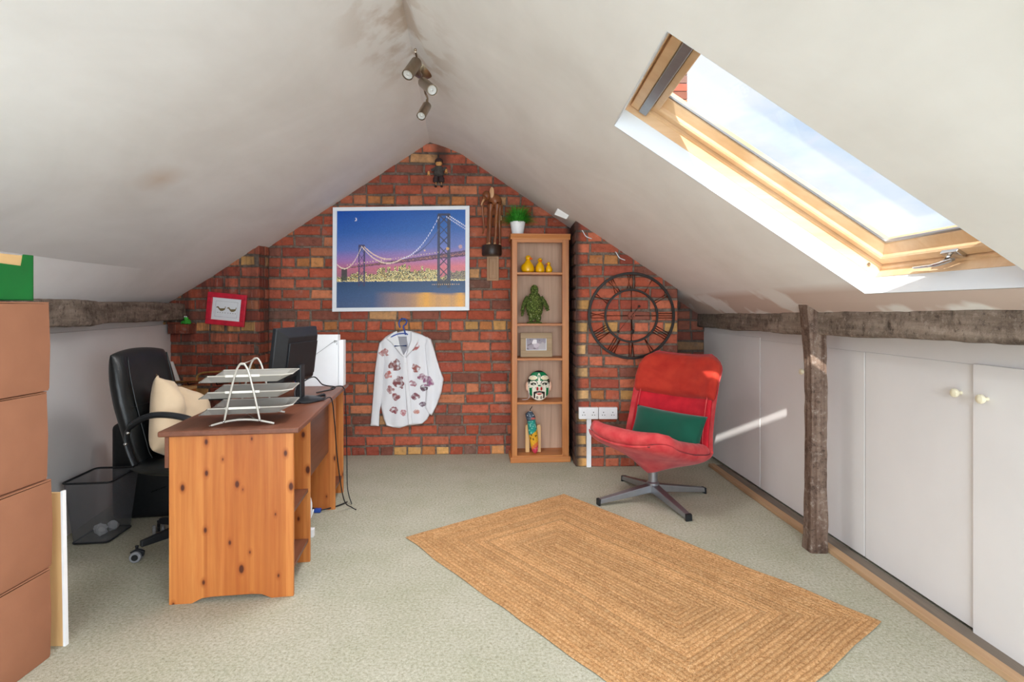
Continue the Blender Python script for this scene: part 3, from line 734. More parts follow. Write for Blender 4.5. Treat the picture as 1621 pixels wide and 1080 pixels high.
def pad(bm, w, h, t, place, nu=24, nv=24, p=6, wr=.0, seed=0):
    """rounded pad: place(a, b, n) with a in [-1,1]*w/2, b in [-1,1]*h/2"""
    def sq(u, v):
        c = 1-.06*(u*u*v*v); return u*w/2*c, v*h/2*c
    F, B = [], []
    for i in range(nu+1):
        F.append([]); B.append([])
        for j in range(nv+1):
            u = math.sin((i/nu*2-1)*PI/2); v = math.sin((j/nv*2-1)*PI/2); a, b = sq(u, v)
            e = max(0, (1-abs(u)**p)*(1-abs(v)**p))**.5
            h_ = t/2*e+wr*e*noise.noise(Vector((a*9+seed, b*9, seed)))
            edge = i in (0, nu) or j in (0, nv)
            F[-1].append(bm.verts.new(place(a, b, h_))); B[-1].append(F[-1][-1] if edge else bm.verts.new(place(a, b, -t/2*e)))
    for i in range(nu):
        for j in range(nv):
            bm.faces.new((F[i][j], F[i+1][j], F[i+1][j+1], F[i][j+1]))
            q = [B[i][j], B[i][j+1], B[i+1][j+1], B[i+1][j]]
            if len(set(q)) == 4:
                try: bm.faces.new(q)
                except ValueError: pass
bm = BM()
def seatp(a, b, n): return Vector((.03+a, b, .455+n-.02*math.cos(b*6)+(.0 if a < .1 else -(a-.1)**2*.5)))
pad(bm, .50, .48, .10, seatp, p=5, wr=.01); obj('seat', bm, MT['leather'], oc, smooth='all')
def backC(t):   # t 0 (bottom) .. 1 (top): x, z of the centre line, raked backwards
    pts = [(-.20, .44), (-.225, .50), (-.245, .60), (-.275, .74), (-.305, .88), (-.335, 1.035)]
    q = t*(len(pts)-1); i = min(int(q), len(pts)-2); f = q-i
    return pts[i][0]*(1-f)+pts[i+1][0]*f, pts[i][1]*(1-f)+pts[i+1][1]*f
bm = BM()
def backp(a, b, n):
    t = (b+.31)/.62; x, z = backC(max(0, min(1, t))); taper = .80+.20*min(1, t*1.6) if t < .8 else 1-(t-.8)*.35
    return Vector((x+n*.97+.9*a*a*.35*(1 if n > 0 else .8), a*taper, z+n*.22))
pad(bm, .47, .62, .10, backp, 30, 40, p=5, wr=.006); bk = obj('backrest', bm, MT['leather'], oc, smooth='all')
for s in (-1, 1):
    bm = BM(); pts = []
    for i in range(24):
        t = .04+.90*i/23; p = backp(s*.165, -.31+.62*t, .052); pts.append(p)
    tube(bm, pts, .0045, 6); obj('seam_piping', bm, MT['leather'], bk, smooth='all')
bm = BM(); tube(bm, [backp(-.2+.4*i/12, -.31+.62*.60, .050-.004*0) for i in range(13)], .003, 6); obj('seam_piping', bm, MT['leather'], bk, smooth='all')
bm = BM(); tube(bm, cat([(-.02, 0, .40), (-.22, 0, .40), (-.29, 0, .48), (-.31, 0, .62)], 6), .02, 8, flat=.5); obj('back_bracket', bm, MT['black_pl'], oc, smooth=True)
for s in (-1, 1):
    y = s*.255; bm = BM()
    pts = cat([(-.16, y, .47), (-.20, y, .58), (-.19, y, .66), (-.10, y, .718), (.02, y, .722), (.13, y, .69), (.17, y, .62), (.12, y, .50), (.05, y, .42), (-.02, y*.5, .40)], 7)
    tube(bm, pts, [.017+(.007 if 14 < i < 34 else 0) for i in range(len(pts))], 10, flat=.62); ar = obj('armrest', bm, MT['black_pl'], oc, smooth=True)
    for q in ((-.185, y-.017, .64), (-.200, y-.012, .585)):
        bm = BM(); ball(bm, q, .008); obj('bolt', bm, MT['chrome'], ar, smooth=True)

# ---- soft cushions
def pillow(bm, w, h, t, nu=26, nv=22, wr=.015, seed=0, pinch=.07, creases=()):
    F, B = [], []
    for i in range(nu+1):
        F.append([]); B.append([])
        for j in range(nv+1):
            u, v = i/nu*2-1, j/nv*2-1
            x = w/2*u*(1-pinch*(1-v*v)); y = h/2*v*(1-pinch*(1-u*u))
            e = ((1-u**4)*(1-v**4))**.55 if abs(u) < 1 and abs(v) < 1 else 0
            n = noise.noise(Vector((x*7+seed, y*7, seed)))*wr*(e**.4)
            for (cx, cy, dx, dy, a, wd) in creases:
                d_ = abs((x-cx)*dy-(y-cy)*dx); l = (x-cx)*dx+(y-cy)*dy
                if 0 < l < .3: n -= a*math.exp(-(d_/wd)**2)*(1-l/.3)
            edge = i in (0, nu) or j in (0, nv)
            F[-1].append(bm.verts.new((x, y, t/2*e+n))); B[-1].append(F[-1][-1] if edge else bm.verts.new((x, y, -t/2*e)))
    for i in range(nu):
        for j in range(nv):
            bm.faces.new((F[i][j], F[i+1][j], F[i+1][j+1], F[i][j+1])); q = [B[i][j], B[i][j+1], B[i+1][j+1], B[i+1][j]]
            try: bm.faces.new(q)
            except ValueError: pass
def place_axes(o, c, ax, ay):
    ax = Vector(ax).normalized(); ay = Vector(ay); ay = (ay-ax*ay.dot(ax)).normalized(); az = ax.cross(ay)
    o.matrix_world = Matrix.Translation(c) @ Matrix((ax, ay, az)).transposed().to_4x4()
bm = BM(); pillow(bm, .44, .42, .17, wr=.045, seed=4, pinch=.05, creases=((-.1, .22, .15, -1, .03, .02), (-.2, .2, .8, -.6, .02, .02)))
pb = obj('cushion', bm, MT['beige_cloth'], smooth='all', recenter=False); tag(pb, 'crumpled beige cushion slumped in the black office chair', 'cushion')
place_axes(pb, (-1.765, 2.955, .628), (.14, 1, -.55), (-.34, .50, 1))

# ---- black hard case against the left wall
bc = thing('instrument_case', 'black hard case with metal latches standing behind the office chair', 'case', (-2.16, 3.34, 0), R(8))
bm = BM(); box(bm, (-.21, -.08, 0), (.21, .08, .565)); obj('case_body', bm, MT['black_pl'], bc, bevel=.035, seg=4, smooth=True)
for z in (.16, .27):
    bm = BM(); tube(bm, [(.02, -.086, z), (.10, -.088, z+.03)], .008, 6, flat=.5); obj('latch', bm, MT['chrome'], bc, smooth=True)
bm = BM(); tube(bm, cat([(-.05, 0, .562), (-.05, 0, .585), (.05, 0, .585), (.05, 0, .562)], 4), .008, 6); obj('carry_handle', bm, MT['black_pl'], bc, smooth=True)

# ---- waste bin of wire mesh
wb_ = thing('waste_bin', 'dark wire mesh waste bin on the carpet beside the boxes', 'bin', (-2.24, 3.02, 0), R(7))
def rr(w, d, r, z, n=5):
    out = []
    for cx, cy, a in ((w/2-r, d/2-r, 0), (-w/2+r, d/2-r, 90), (-w/2+r, -d/2+r, 180), (w/2-r, -d/2+r, 270)):
        for k in range(n+1): t = R(a+90*k/n); out.append(Vector((cx+r*math.cos(t), cy+r*math.sin(t), z)))
    return out
def loft(bm, loops, cap0=True, cap1=True):
    V = [[bm.verts.new(p) for p in l] for l in loops]; n = len(V[0])
    for A, B in zip(V, V[1:]):
        for k in range(n): bm.faces.new((A[k], A[(k+1) % n], B[(k+1) % n], B[k]))
    if cap0: bm.faces.new(V[0][::-1])
    if cap1: bm.faces.new(V[-1])
bm = BM(); loft(bm, [rr(.175, .225, .02, .004), rr(.235, .29, .025, .33)], True, False); obj('mesh_body', bm, MT['bin_mesh'], wb_, smooth=True)
bm = BM(); tube(bm, rr(.238, .293, .026, .333), .0055, 6, closed=True); obj('rim', bm, MT['black_pl'], wb_, smooth='all')
bm = BM(); tube(bm, rr(.178, .228, .02, .008), .005, 6, closed=True); obj('foot_ring', bm, MT['black_pl'], wb_, smooth='all')
rnd = random.Random(3)
for k in range(3):
    bm = BM(); ball(bm, (-2.24+rnd.uniform(-.04, .04), 3.02+rnd.uniform(-.06, .06), .036), .028, 8, 6)
    for v in bm.verts: v.co += Vector((rnd.uniform(-1, 1), rnd.uniform(-1, 1), rnd.uniform(-.6, .6)))*.006
    tag(obj('crumpled_paper', bm, MT['paper']), 'ball of crumpled paper at the bottom of the mesh waste bin', 'paper', 'crumpled papers in the waste bin')

# ---- cardboard boxes
LB = ['brown cardboard box, topmost of the stack, directly under the green box', 'plain brown cardboard box second from the top of the stack', 'plain brown cardboard box third from the top, above the bottom one', 'brown cardboard box on the carpet, at the bottom of the stack']
offs = [(-.004, 0, 0), (-.012, .0, -.6), (.0, .006, .7), (0, 0, 0)]
for k, (zt, lab) in enumerate(zip((1.272, .953, .637, .322), LB)):
    z0 = (.953, .637, .322, 0)[k]; dx, dy, a = offs[k]
    t = thing('cardboard_box', lab, 'box', (-1.885+dx, 1.735+dy, z0), R(a), 'stacked cardboard boxes')
    h = zt-z0-.003; bm = BM(); loft(bm, [rr(.466, .476, .006, .001, 2), rr(.47, .48, .006, .01, 2), rr(.474, .484, .006, h*.5, 2), rr(.468, .478, .006, h-.006, 2)], True, False)
    obj('box_body', bm, MT['card'], t, smooth=True)
    for s in (-1, 1):
        bm = BM(); lift = .012 if (k == 0 and s > 0) else .0
        hexa(bm, [(-.232, s*.002, h-.004), (.232, s*.002, h-.004), (.232, s*.238, h-.005), (-.232, s*.238, h-.005), (-.232, s*.002, h-.0005+lift*.2), (.232, s*.002, h-.0005), (.232, s*.238, h), (-.232, s*.238, h)])
        obj('top_flap', bm, MT['card'], t)
g = thing('green_box', 'green cardboard box with a bare brown notch, on top of the stacked boxes', 'box', (-1.80, 1.80, 1.274), R(-1))
bm = BM()
def wall_poly(poly, o, ax, th): prism(bm, poly, o, ax, (0, 0, 1), th)
wall_poly([(0, 0), (.30, 0), (.30, .158), (.262, .158), (.255, .118), (.02, .128), (.0, .128)], (.125, -.17, 0), (0, 1, 0), (-.004, 0, 0))
wall_poly([(0, 0), (.25, 0), (.25, .158), (0, .158)], (-.125, .13, 0), (1, 0, 0), (0, -.004, 0))
wall_poly([(0, 0), (.25, 0), (.25, .158), (0, .158)], (-.125, -.17, 0), (1, 0, 0), (0, .004, 0))
wall_poly([(0, 0), (.30, 0), (.30, .158), (0, .158)], (-.125, -.17, 0), (0, 1, 0), (.004, 0, 0))
box(bm, (-.125, -.17, 0), (.125, .13, .004)); obj('box_shell', bm, MT['green_card'], g)
bm = BM(); box(bm, (.117, -.165, .004), (.1205, .095, .154)); obj('inner_lining', bm, MT['card_in'], g)
bl = thing('pine_board', 'pale pine board with a white edge leaning behind the cardboard boxes', 'board', (-1.82, 2.035, 0), 0)
bm = BM(); hexa(bm, [(-.2, 0, 0), (.165, 0, 0), (.165, .012, 0), (-.2, .012, 0), (-.2, .0, .565), (.155, .0, .565), (.155, .012, .565), (-.2, .012, .565)]); obj('board_face', bm, MT['palepine'], bl)
bm = BM(); hexa(bm, [(.165, -.002, 0), (.173, -.002, 0), (.173, .014, 0), (.165, .014, 0), (.155, -.002, .572), (.163, -.002, .572), (.163, .014, .572), (.155, .014, .572)]); obj('edge_strip', bm, MT['white_pl'], bl)

# ---- bookcase
BC = R(4)
bcs = thing('bookcase', 'tall narrow wooden bookcase with five open compartments against the brick wall', 'bookcase', (-.008, 4.432, 0), BC)
Mb = Matrix.Translation((-.008, 4.432, 0)) @ Matrix.Rotation(BC, 4, 'Z')
def BP(x, y, z): return Mb @ Vector((x, y, z))
BW, BD, BH = .478, .235, 1.80
bm = BM(); box(bm, (.012, .018, .02), (.03, BD, BH)); obj('side_panel', bm, MT['shelfwood'], bcs, bevel=.001)
bm = BM(); box(bm, (BW-.03, .018, .02), (BW-.012, BD, BH)); obj('side_panel', bm, MT['shelfwood'], bcs, bevel=.001)
bm = BM(); box(bm, (.008, 0, .045), (.050, .018, BH)); obj('front_stile', bm, MT['shelfwood'], bcs, bevel=.002)
bm = BM(); box(bm, (BW-.062, 0, .045), (BW-.008, .018, BH)); obj('front_stile', bm, MT['shelfwood'], bcs, bevel=.002)
bm = BM(); box(bm, (.050, 0, BH-.025), (BW-.062, .018, BH)); obj('top_rail', bm, MT['shelfwood_x'], bcs, bevel=.001)
bm = BM(); box(bm, (.03, BD-.006, .02), (BW-.03, BD, BH)); obj('back_panel', bm, MT['shelfback'], bcs)
bm = BM(); prism(bm, [(0, 0), (0, BD+.012), (.045, BD+.012), (.045, -.012), (.038, -.012), (.008, -.0)], (-.004, 0, BH), (0, 0, 1), (0, 1, 0), (BW+.008, 0, 0)); obj('cornice', bm, MT['shelfwood_x'], bcs, bevel=.002)
bm = BM(); box(bm, (-.006, -.010, 0), (BW+.006, BD, .045)); obj('plinth', bm, MT['shelfwood_x'], bcs, bevel=.006)
bm = BM(); box(bm, (.03, .0, .045), (BW-.03, BD-.006, .058)); obj('shelf', bm, MT['shelfwood_x'], bcs)
SH = [1.535, 1.120, .840, .486]
for z in SH:
    bm = BM(); box(bm, (.03, .004, z-.018), (BW-.03, BD-.006, z)); obj('shelf', bm, MT['shelfwood_x'], bcs, bevel=.002)

# ---- red lounge chair on a four star base
LC = thing('lounge_chair', 'red velvet swivel lounge chair in the corner by the sockets', 'chair', (.92, 3.60, 0), R(132))
loc_rot = R(132)
for k in range(4):
    ang = R(17+90*k)-loc_rot; d = Vector((math.cos(ang), math.sin(ang), 0)); s = Vector((-d.y, d.x, 0)); L = .385
    bm = BM(); hexa(bm, [s*.030+Vector((0, 0, .055)), -s*.030+Vector((0, 0, .055)), d*L-s*.020+Vector((0, 0, .012)), d*L+s*.020+Vector((0, 0, .012)),
                         s*.026+Vector((0, 0, .105)), -s*.026+Vector((0, 0, .105)), d*L-s*.018+Vector((0, 0, .040)), d*L+s*.018+Vector((0, 0, .040))])
    lg = obj('base_leg', bm, MT['alu'], LC, bevel=.004)
    bm = BM(); hexa(bm, [d*L+s*.021+Vector((0, 0, 0)), d*L-s*.021+Vector((0, 0, 0)), d*(L+.012)-s*.021, d*(L+.012)+s*.021, d*(L-.004)+s*.020+Vector((0, 0, .042)), d*(L-.004)-s*.020+Vector((0, 0, .042)), d*(L+.012)-s*.019+Vector((0, 0, .040)), d*(L+.012)+s*.019+Vector((0, 0, .040))])
    obj('foot_cap', bm, MT['black_pl'], lg, bevel=.002)
bm = BM(); lathe(bm, [(.038, .045), (.042, .06), (.040, .11), (.030, .118), (.030, .23)], seg=24); obj('swivel_column', bm, MT['alu'], LC, smooth=True)
prof = cat([(0, .385, .420), (0, .33, .432), (0, .18, .375), (0, .02, .325), (0, -.12, .278), (0, -.205, .298), (0, -.262, .41), (0, -.31, .58), (0, -.365, .75), (0, -.405, .875), (0, -.42, .925)], 12)
acc = [0]
for a, b in zip(prof, prof[1:]): acc.append(acc[-1]+(b-a).length)
TL = acc[-1]
def pc(u):
    s = max(0, min(1, u))*TL
    for i in range(len(acc)-1):
        if s <= acc[i+1]: break
    f = (s-acc[i])/(acc[i+1]-acc[i]); p = prof[i].lerp(prof[i+1], f)
    a, b = prof[max(i-3, 0)], prof[min(i+4, len(prof)-1)]; t = (b-a).normalized(); return p, Vector((0, t.z, -t.y))
# normal towards the sitter: rotate tangent; check sign so that it points up on the seat
_, n0 = pc(.3); NS = 1 if n0.z > 0 else -1
def halfw(u):
    w = .318+.022*math.exp(-((u-.42)/.15)**2)
    if u < .10: w *= (1-((.10-u)/.10)**2.6*.40)
    if u > .88: w *= (1-((u-.88)/.12)**2.8*.34)
    return w
def LS(u, v, off):
    p, n = pc(u); n = n*NS; c = .022+.078*max(0, min(1, (u-.28)/.3)); c *= 1-.5*max(0, (u-.85)/.15)
    lipdrop = Vector((0, 0, 0))
    if u < .12: lipdrop = Vector((0, -.05*v*v*((.12-u)/.12), 0))
    return Vector((halfw(u)*v, p.y, p.z))+n*(off+c*v*v)+lipdrop
def shell(nu=48, nv=28):
    bm = BM(); F, B = [], []
    for i in range(nu+1):
        F.append([]); B.append([])
        for j in range(nv+1):
            u = i/nu; v = math.sin((j/nv*2-1)*PI/2)
            e = max(0, (1-abs(v)**8)*(1-abs(2*u-1)**14))**.5
            p, _ = pc(u); bulge = .105*math.exp(-(abs(p.y-.0)/.15)**1.4)*math.exp(-(abs(v)/.48)**1.4)*(1 if u < .55 else 0)
            bulge *= 1 if u < .42 else max(0, 1-(u-.42)/.1)
            th = .045+bulge
            edge = i in (0, nu) or j in (0, nv)
            F[-1].append(bm.verts.new(LS(u, v, .0))); B[-1].append(F[-1][-1] if edge else bm.verts.new(LS(u, v*.995, -th*e)))
    for i in range(nu):
        for j in range(nv):
            bm.faces.new((F[i][j], F[i+1][j], F[i+1][j+1], F[i][j+1])); q = [B[i][j], B[i][j+1], B[i+1][j+1], B[i+1][j]]
            try: bm.faces.new(q)
            except ValueError: pass
    return bm
obj('seat_shell', shell(), MT['red_faded'], LC, smooth='all')
def lpad(u0, u1, v0, v1, t, nu=26, nv=26, wr=.006, seed=1, p=6, base=.004):
    bm = BM(); F, B = [], []
    for i in range(nu+1):
        F.append([]); B.append([])
        for j in range(nv+1):
            a = math.sin((i/nu*2-1)*PI/2); b = math.sin((j/nv*2-1)*PI/2)
            e = max(0, (1-abs(a)**p)*(1-abs(b)**p))**.5
            rnd_ = 1-.05*(abs(a)**6)*(abs(b)**6)
            u = (u0+u1)/2+(u1-u0)/2*a; v = (v0+v1)/2+(v1-v0)/2*b*rnd_
            q = LS(u, v, 0); n = noise.noise(Vector((q.x*8, q.y*20+seed, q.z*20)))*wr*e+noise.noise(Vector((q.x*3, q.y*40+seed, q.z*40)))*wr*.5*e
            edge = i in (0, nu) or j in (0, nv)
            F[-1].append(bm.verts.new(LS(u, v, base+t*e+n))); B[-1].append(F[-1][-1] if edge else bm.verts.new(LS(u, v, base-.01*e)))
    for i in range(nu):
        for j in range(nv):
            bm.faces.new((F[i][j], F[i+1][j], F[i+1][j+1], F[i][j+1])); q = [B[i][j], B[i][j+1], B[i+1][j+1], B[i+1][j]]
            try: bm.faces.new(q)
            except ValueError: pass
    return bm
obj('seat_cushion', lpad(.006, .44, -.975, .975, .066, wr=.012, seed=2, p=12, base=.010), MT['red_faded'], LC, smooth='all')
obj('back_cushion', lpad(.435, .775, -.90, .90, .038, seed=5, wr=.008), MT['red'], LC, smooth='all')
obj('head_cushion', lpad(.755, .992, -.985, .985, .068, wr=.018, seed=9), MT['red_worn'], LC, smooth='all')
for s in (-1, 1):
    bm = BM(); tube(bm, [LS(.44+.34*i/20, s*.80, .040) for i in range(21)], .004, 6); obj('seam_piping', bm, MT['red_faded'], LC, smooth='all')
bm = BM(); tube(bm, [LS(.006, -.98+1.96*i/24, -.006) for i in range(25)], .008, 6); obj('seam_piping', bm, MT['red_faded'], LC, smooth='all')
bm = BM(); pillow(bm, .53, .27, .12, wr=.014, seed=7, pinch=.05)
gc = obj('cushion', bm, MT['green_cloth'], smooth='all', recenter=False); tag(gc, 'dark green oblong cushion lying in the red lounge chair', 'cushion')
Ml = Matrix.Translation((.92, 3.60, 0)) @ Matrix.Rotation(loc_rot, 4, 'Z')
c0 = Ml @ LS(.50, 0.0, .135)+Vector((.022, -.012, .045)); place_axes(gc, c0, (.67, -.74, -.02), (.30, .28, .95))

# ---- braided jute rug: real braids laid as concentric rectangles
cA, cB, cC, cDp = Vector((.3505, 3.687, 0)), Vector((1.468, 2.191, 0)), Vector((-.582, 2.990, 0)), Vector((.575, 1.50, 0))
RL, RWd = 1.86, 1.14
def rug_pt(x, y, z):
    u, v = x/RL, y/RWd
    p = (cA*(1-u)+cB*u)*(1-v)+(cC*(1-u)+cDp*u)*v
    w = min(u, 1-u, v, 1-v); k = max(0, 1-w*14)
    q = Vector((noise.noise(Vector((p.x*6, p.y*6, 1))), noise.noise(Vector((p.x*6, p.y*6, 7))), 0))*.010*k+Vector((noise.noise(p*2.2), noise.noise(p*2.2+Vector((9, 0, 0))), 0))*.012
    return p+q+Vector((0, 0, z+.002+.002*noise.noise(p*5)))
bm = BM(); uvl = bm.loops.layers.uv.new('UVMap'); lay = bm.loops.layers.float_color.new('Col')
pit = .0205; nring = int(RWd/2/pit); rnd = random.Random(11); prev = None; prevc = None
NS_, NE_ = 90, 56
for r_ in range(nring+1):
    tone = rnd.uniform(.86, 1.08); sub = (0, .18, .5, .82) if r_ < nring else (0,)
    for q in sub:
        dd = min((r_+q)*pit, RWd/2-.002); z = .0065*(math.sin(PI*q)**.6 if q else .25)
        pts = []
        x0, x1, y0, y1 = dd, RL-dd, dd, RWd-dd
        for i in range(NS_): pts.append((x0+(x1-x0)*i/NS_, y0))
        for i in range(NE_): pts.append((x1, y0+(y1-y0)*i/NE_))
        for i in range(NS_): pts.append((x1-(x1-x0)*i/NS_, y1))
        for i in range(NE_): pts.append((x0, y1-(y1-y0)*i/NE_))
        cur = [bm.verts.new(rug_pt(a, b, z)) for a, b in pts]
        if prev:
            n = len(cur)
            for k in range(n):
                f = bm.faces.new((prev[k], prev[(k+1) % n], cur[(k+1) % n], cur[k]))
                along = pts[k][0] if (k < NS_ or NS_+NE_ <= k < 2*NS_+NE_) else pts[k][1]
                for l in f.loops: l[lay] = (tone, tone, tone, 1); l[uvl].uv = (along, dd)
        prev = cur
    prevc = tone
n = len(prev); bm.faces.new(prev)
def jute():
    m, nt, b = newmat('jute_braid'); t = nd(nt, 'ShaderNodeTexCoord'); a = nd(nt, 'ShaderNodeVertexColor', layer_name='Col')
    v = t.outputs['Object']; n1 = noise_n(nt, v, 110, 4, .75); n2 = noise_n(nt, v, 5, 4, .6); n3 = noise_n(nt, v, 300, 2, .5)
    c = ramp(nt, n1, [(.28, lin('9c6a42')), (.43, lin('d69f6a')), (.58, lin('ecbb86')), (.75, lin('fddab0'))])
    c = mix(nt, 1.0, c, a.outputs[0], 'MULTIPLY')
    c = mix(nt, 1.0, c, ramp(nt, n2, [(.3, (.88, .84, .80)), (.7, (1.04, 1.02, 1.0))]), 'MULTIPLY')
    nt.links.new(c, b.inputs['Base Color']); b.inputs['Roughness'].default_value = .85; b.inputs['Specular IOR Level'].default_value = .15
    bump(nt, b, mth(nt, 'ADD', n1, n3), 1.0, .008); return m
rug = obj('rug', bm, jute(), smooth='all'); tag(rug, 'rectangular braided jute rug lying slantwise on the carpet', 'rug')
# ================================================================== THINGS ON THE DESK
# ---- monitor, seen from behind
mo = thing('monitor', 'black flat computer monitor seen from behind on the desk', 'monitor', (-1.165, 3.045, DT), 0)
bm = BM(); lathe(bm, [(.115, 0), (.118, .006), (.105, .014), (.03, .022)], seg=36); obj('stand_base', bm, MT['black_pl'], mo, smooth=True)
bm = BM(); box(bm, (-.022, -.028, .012), (.012, .028, .20)); obj('stand_neck', bm, MT['black_pl'], mo, bevel=.006)
hd = bpy.data.objects.new('monitor_head', None)
Mh = Matrix.Translation((-.040, .015, .250)) @ Matrix.Rotation(R(-9), 4, 'Z') @ Matrix.Rotation(R(7), 4, 'Y')
def MB_(p): return Mh @ Vector(p)
bm = BM()
w, h = .205, .155
loops = [[(-.022, -w, -h), (-.022, w, -h), (-.022, w, h), (-.022, -w, h)], [(0, -w, -h), (0, w, -h), (0, w, h), (0, -w, h)],
         [(.042, -w+.055, -h+.03), (.042, w-.055, -h+.03), (.042, w-.055, h-.045), (.042, -w+.055, h-.045)]]
loft(bm, [[MB_(p) for p in l] for l in loops]); obj('screen_housing', bm, MT['black_pl'], mo, bevel=.004)
bm = BM(); box(bm, (.040, -w+.062, -h+.05), (.050, w-.062, h-.075), Mh); obj('rear_cover', bm, MT['black_pl'], mo, bevel=.003)
bm = BM(); box(bm, (-.0235, -w+.014, -h+.022), (-.0215, w-.014, h-.014), Mh); obj('screen', bm, MT['dark_screen'], mo)
bm = BM(); box(bm, (.028, -.02, -h+.0), (.05, .03, -h+.035), Mh); obj('plug', bm, MT['blue_pl'], mo, bevel=.003)

# ---- three tier letter tray
LT = thing('letter_tray', 'silver wire mesh letter tray with three tiers at the near end of the desk', 'letter tray', (-1.172, 2.395, DT), R(13))
for y in (0, .265):
    bm = BM(); tube(bm, cat([(-.130, y, .005), (-.06, y, .022), (0, y, .027), (.06, y, .022), (.130, y, .005)], 6), .0045, 8); obj('foot_bar', bm, MT['silver_paint'], LT, smooth=True)
    bm = BM(); tube(bm, cat([(-.072, y, .018), (-.052, y, .12), (-.028, y, .225), (-.012, y, .263), (.0, y, .270), (.012, y, .263), (.028, y, .225), (.052, y, .12), (.072, y, .018)], 6), .0044, 8); obj('support_hoop', bm, MT['silver_paint'], LT, smooth=True)
    for x in (-.072, .072):
        bm = BM(); ball(bm, (x, y-.006, .022), .005, 10, 6); obj('screw_head', bm, MT['chrome'], LT, smooth=True)
for z in (.268,):
    bm = BM(); tube(bm, [(0, 0, z), (0, .265, z)], .004, 8); obj('cross_bar', bm, MT['silver_paint'], LT, smooth=True)
bm = BM(); tube(bm, [(-.06, 0, .02), (.06, .265, .02)], .003, 8); tube(bm, [(.06, 0, .02), (-.06, .265, .02)], .003, 8); obj('floor_brace', bm, MT['silver_paint'], LT, smooth=True)
for z in (.045, .115, .185):
    y0, y1 = .010, .255
    tr = None; bm = BM()
    P3 = lambda p: bm.verts.new(p)
    # floor of the tray, two sloping long sides, flared end
    f0 = [P3((-.130, y0+.03, z)), P3((.135, y0+.03, z)), P3((.135, y1-.03, z)), P3((-.130, y1-.03, z))]
    s0 = [P3((-.175, y0+.004, z+.004)), P3((-.140, y0, z+.030)), P3((.16, y0, z+.030)), P3((.200, y0+.025, z+.032))]
    s1 = [P3((-.175, y1-.004, z+.004)), P3((-.140, y1, z+.030)), P3((.16, y1, z+.030)), P3((.200, y1-.025, z+.032))]
    bm.faces.new(f0); bm.faces.new((s0[1], s0[2], f0[1], f0[0])); bm.faces.new((s1[2], s1[1], f0[3], f0[2]))
    bm.faces.new((s0[2], s0[3], f0[1])); bm.faces.new((s1[3], s1[2], f0[2])); bm.faces.new((f0[1], s0[3], s1[3], f0[2]))
    bm.faces.new((s0[0], s0[1], f0[0])); bm.faces.new((s1[1], s1[0], f0[3])); bm.faces.new((s0[0], f0[0], f0[3], s1[0]))
    tr = obj('mesh_tray', bm, MT['tray_mesh'], LT)
    sd = tr.modifiers.new('s', 'SOLIDIFY'); sd.thickness = .001
    bm = BM()
    for yy, s in ((y0, 1), (y1, -1)):
        tube(bm, [(-.175, yy+.004*s, z+.004), (-.140, yy, z+.031), (.16, yy, z+.031), (.200, yy+.025*s, z+.033)], .0032, 6)
    tube(bm, [(.200, y0+.025, z+.033), (.200, y1-.025, z+.033)], .0032, 6); obj('tray_rim', bm, MT['silver_paint'], tr, smooth=True)
    bm = BM(); box(bm, (-.07, y0-.006, z+.026), (.07, y0-.001, z+.037)); obj('clip', bm, MT['silver_paint'], tr, bevel=.001)

# ---- white box file at the far end of the desk
wf = thing('box_file', 'white cardboard box file standing upright at the far end of the desk', 'file', (-1.225, 3.63, DT), R(3))
bm = BM(); box(bm, (-.14, -.03, 0), (.085, .035, .335)); obj('file_body', bm, MT['paper'], wf, bevel=.002)
bm = BM(); box(bm, (.088, -.02, 0), (.118, .045, .300)); obj('file_spine', bm, MT['paper'], wf, bevel=.002)
bm = BM(); tube(bm, [(-.06, -.032, .205), (.05, -.032, .285), (.072, -.032, .298)], .0012, 5); tube(bm, [(.079, -.0315, .300), (.079, -.0315, .272)], .002, 5)
tube(bm, cat([(.068, -.032, .300), (.074, -.032, .292), (.066, -.032, .286), (.062, -.032, .296)], 4, True), .0012, 5, closed=True); obj('elastic_cord', bm, MT['ink'], wf)
# ---- cables
def cable(pts, r, mat, label, name='cable', catg='cable', n=10):
    bm = BM(); tube(bm, cat(pts, n), r, 6); return tag(obj(name, bm, mat, smooth='all'), label, catg)
e = lambda px, py, Y: P(px, py, Y)
zt = DT+.005
cable([mo.location+MB_((.04, .01, -.16)), (-1.115, 3.10, .86), (-1.105, 3.22, .80), (-1.06, 3.30, .775), (-1.10, 3.36, .75), (-1.17, 3.30, zt), (-1.12, 3.45, zt), D(-.04, 1.12, zt), D(.030, 1.16, zt-.004), D(.043, 1.17, .60), D(.045, 1.20, .30), D(.06, 1.13, .10), D(.09, 1.10, .006)], .0035, MT['black_pl'],
      'black cable draped off the far corner of the desk down to the carpet')
cable([mo.location+MB_((.045, -.01, -.16)), (-1.15, 2.96, .85), (-1.135, 2.88, .79), (-1.10, 2.90, zt+.005), (-1.05, 3.02, zt), D(.0, .66, zt), D(.036, .70, zt-.002), D(.046, .74, .60), D(.043, .86, .35), D(.06, .98, .08), D(.10, 1.04, .006), D(.13, 1.0, .006)], .0035, MT['black_pl'],
      'black cable hanging over the long edge of the desk from the monitor stand')
bm = BM(); a = Vector((-1.105, 3.12, zt)); 
tube(bm, [a+Vector((-.03, -.06, .008)), a+Vector((.03, .03, .010))], .016, 8, flat=.6); tube(bm, cat([a+Vector((-.03, -.06, .008)), a+Vector((.02, -.12, .003)), a+Vector((.05, -.05, .003)), a+Vector((.03, .06, .003)), a+Vector((-.01, .10, .003))], 6), .004, 6)
tag(obj('power_adapter', bm, MT['black_pl'], smooth=True), 'small black power adapter with curled lead beside the monitor foot', 'adapter')
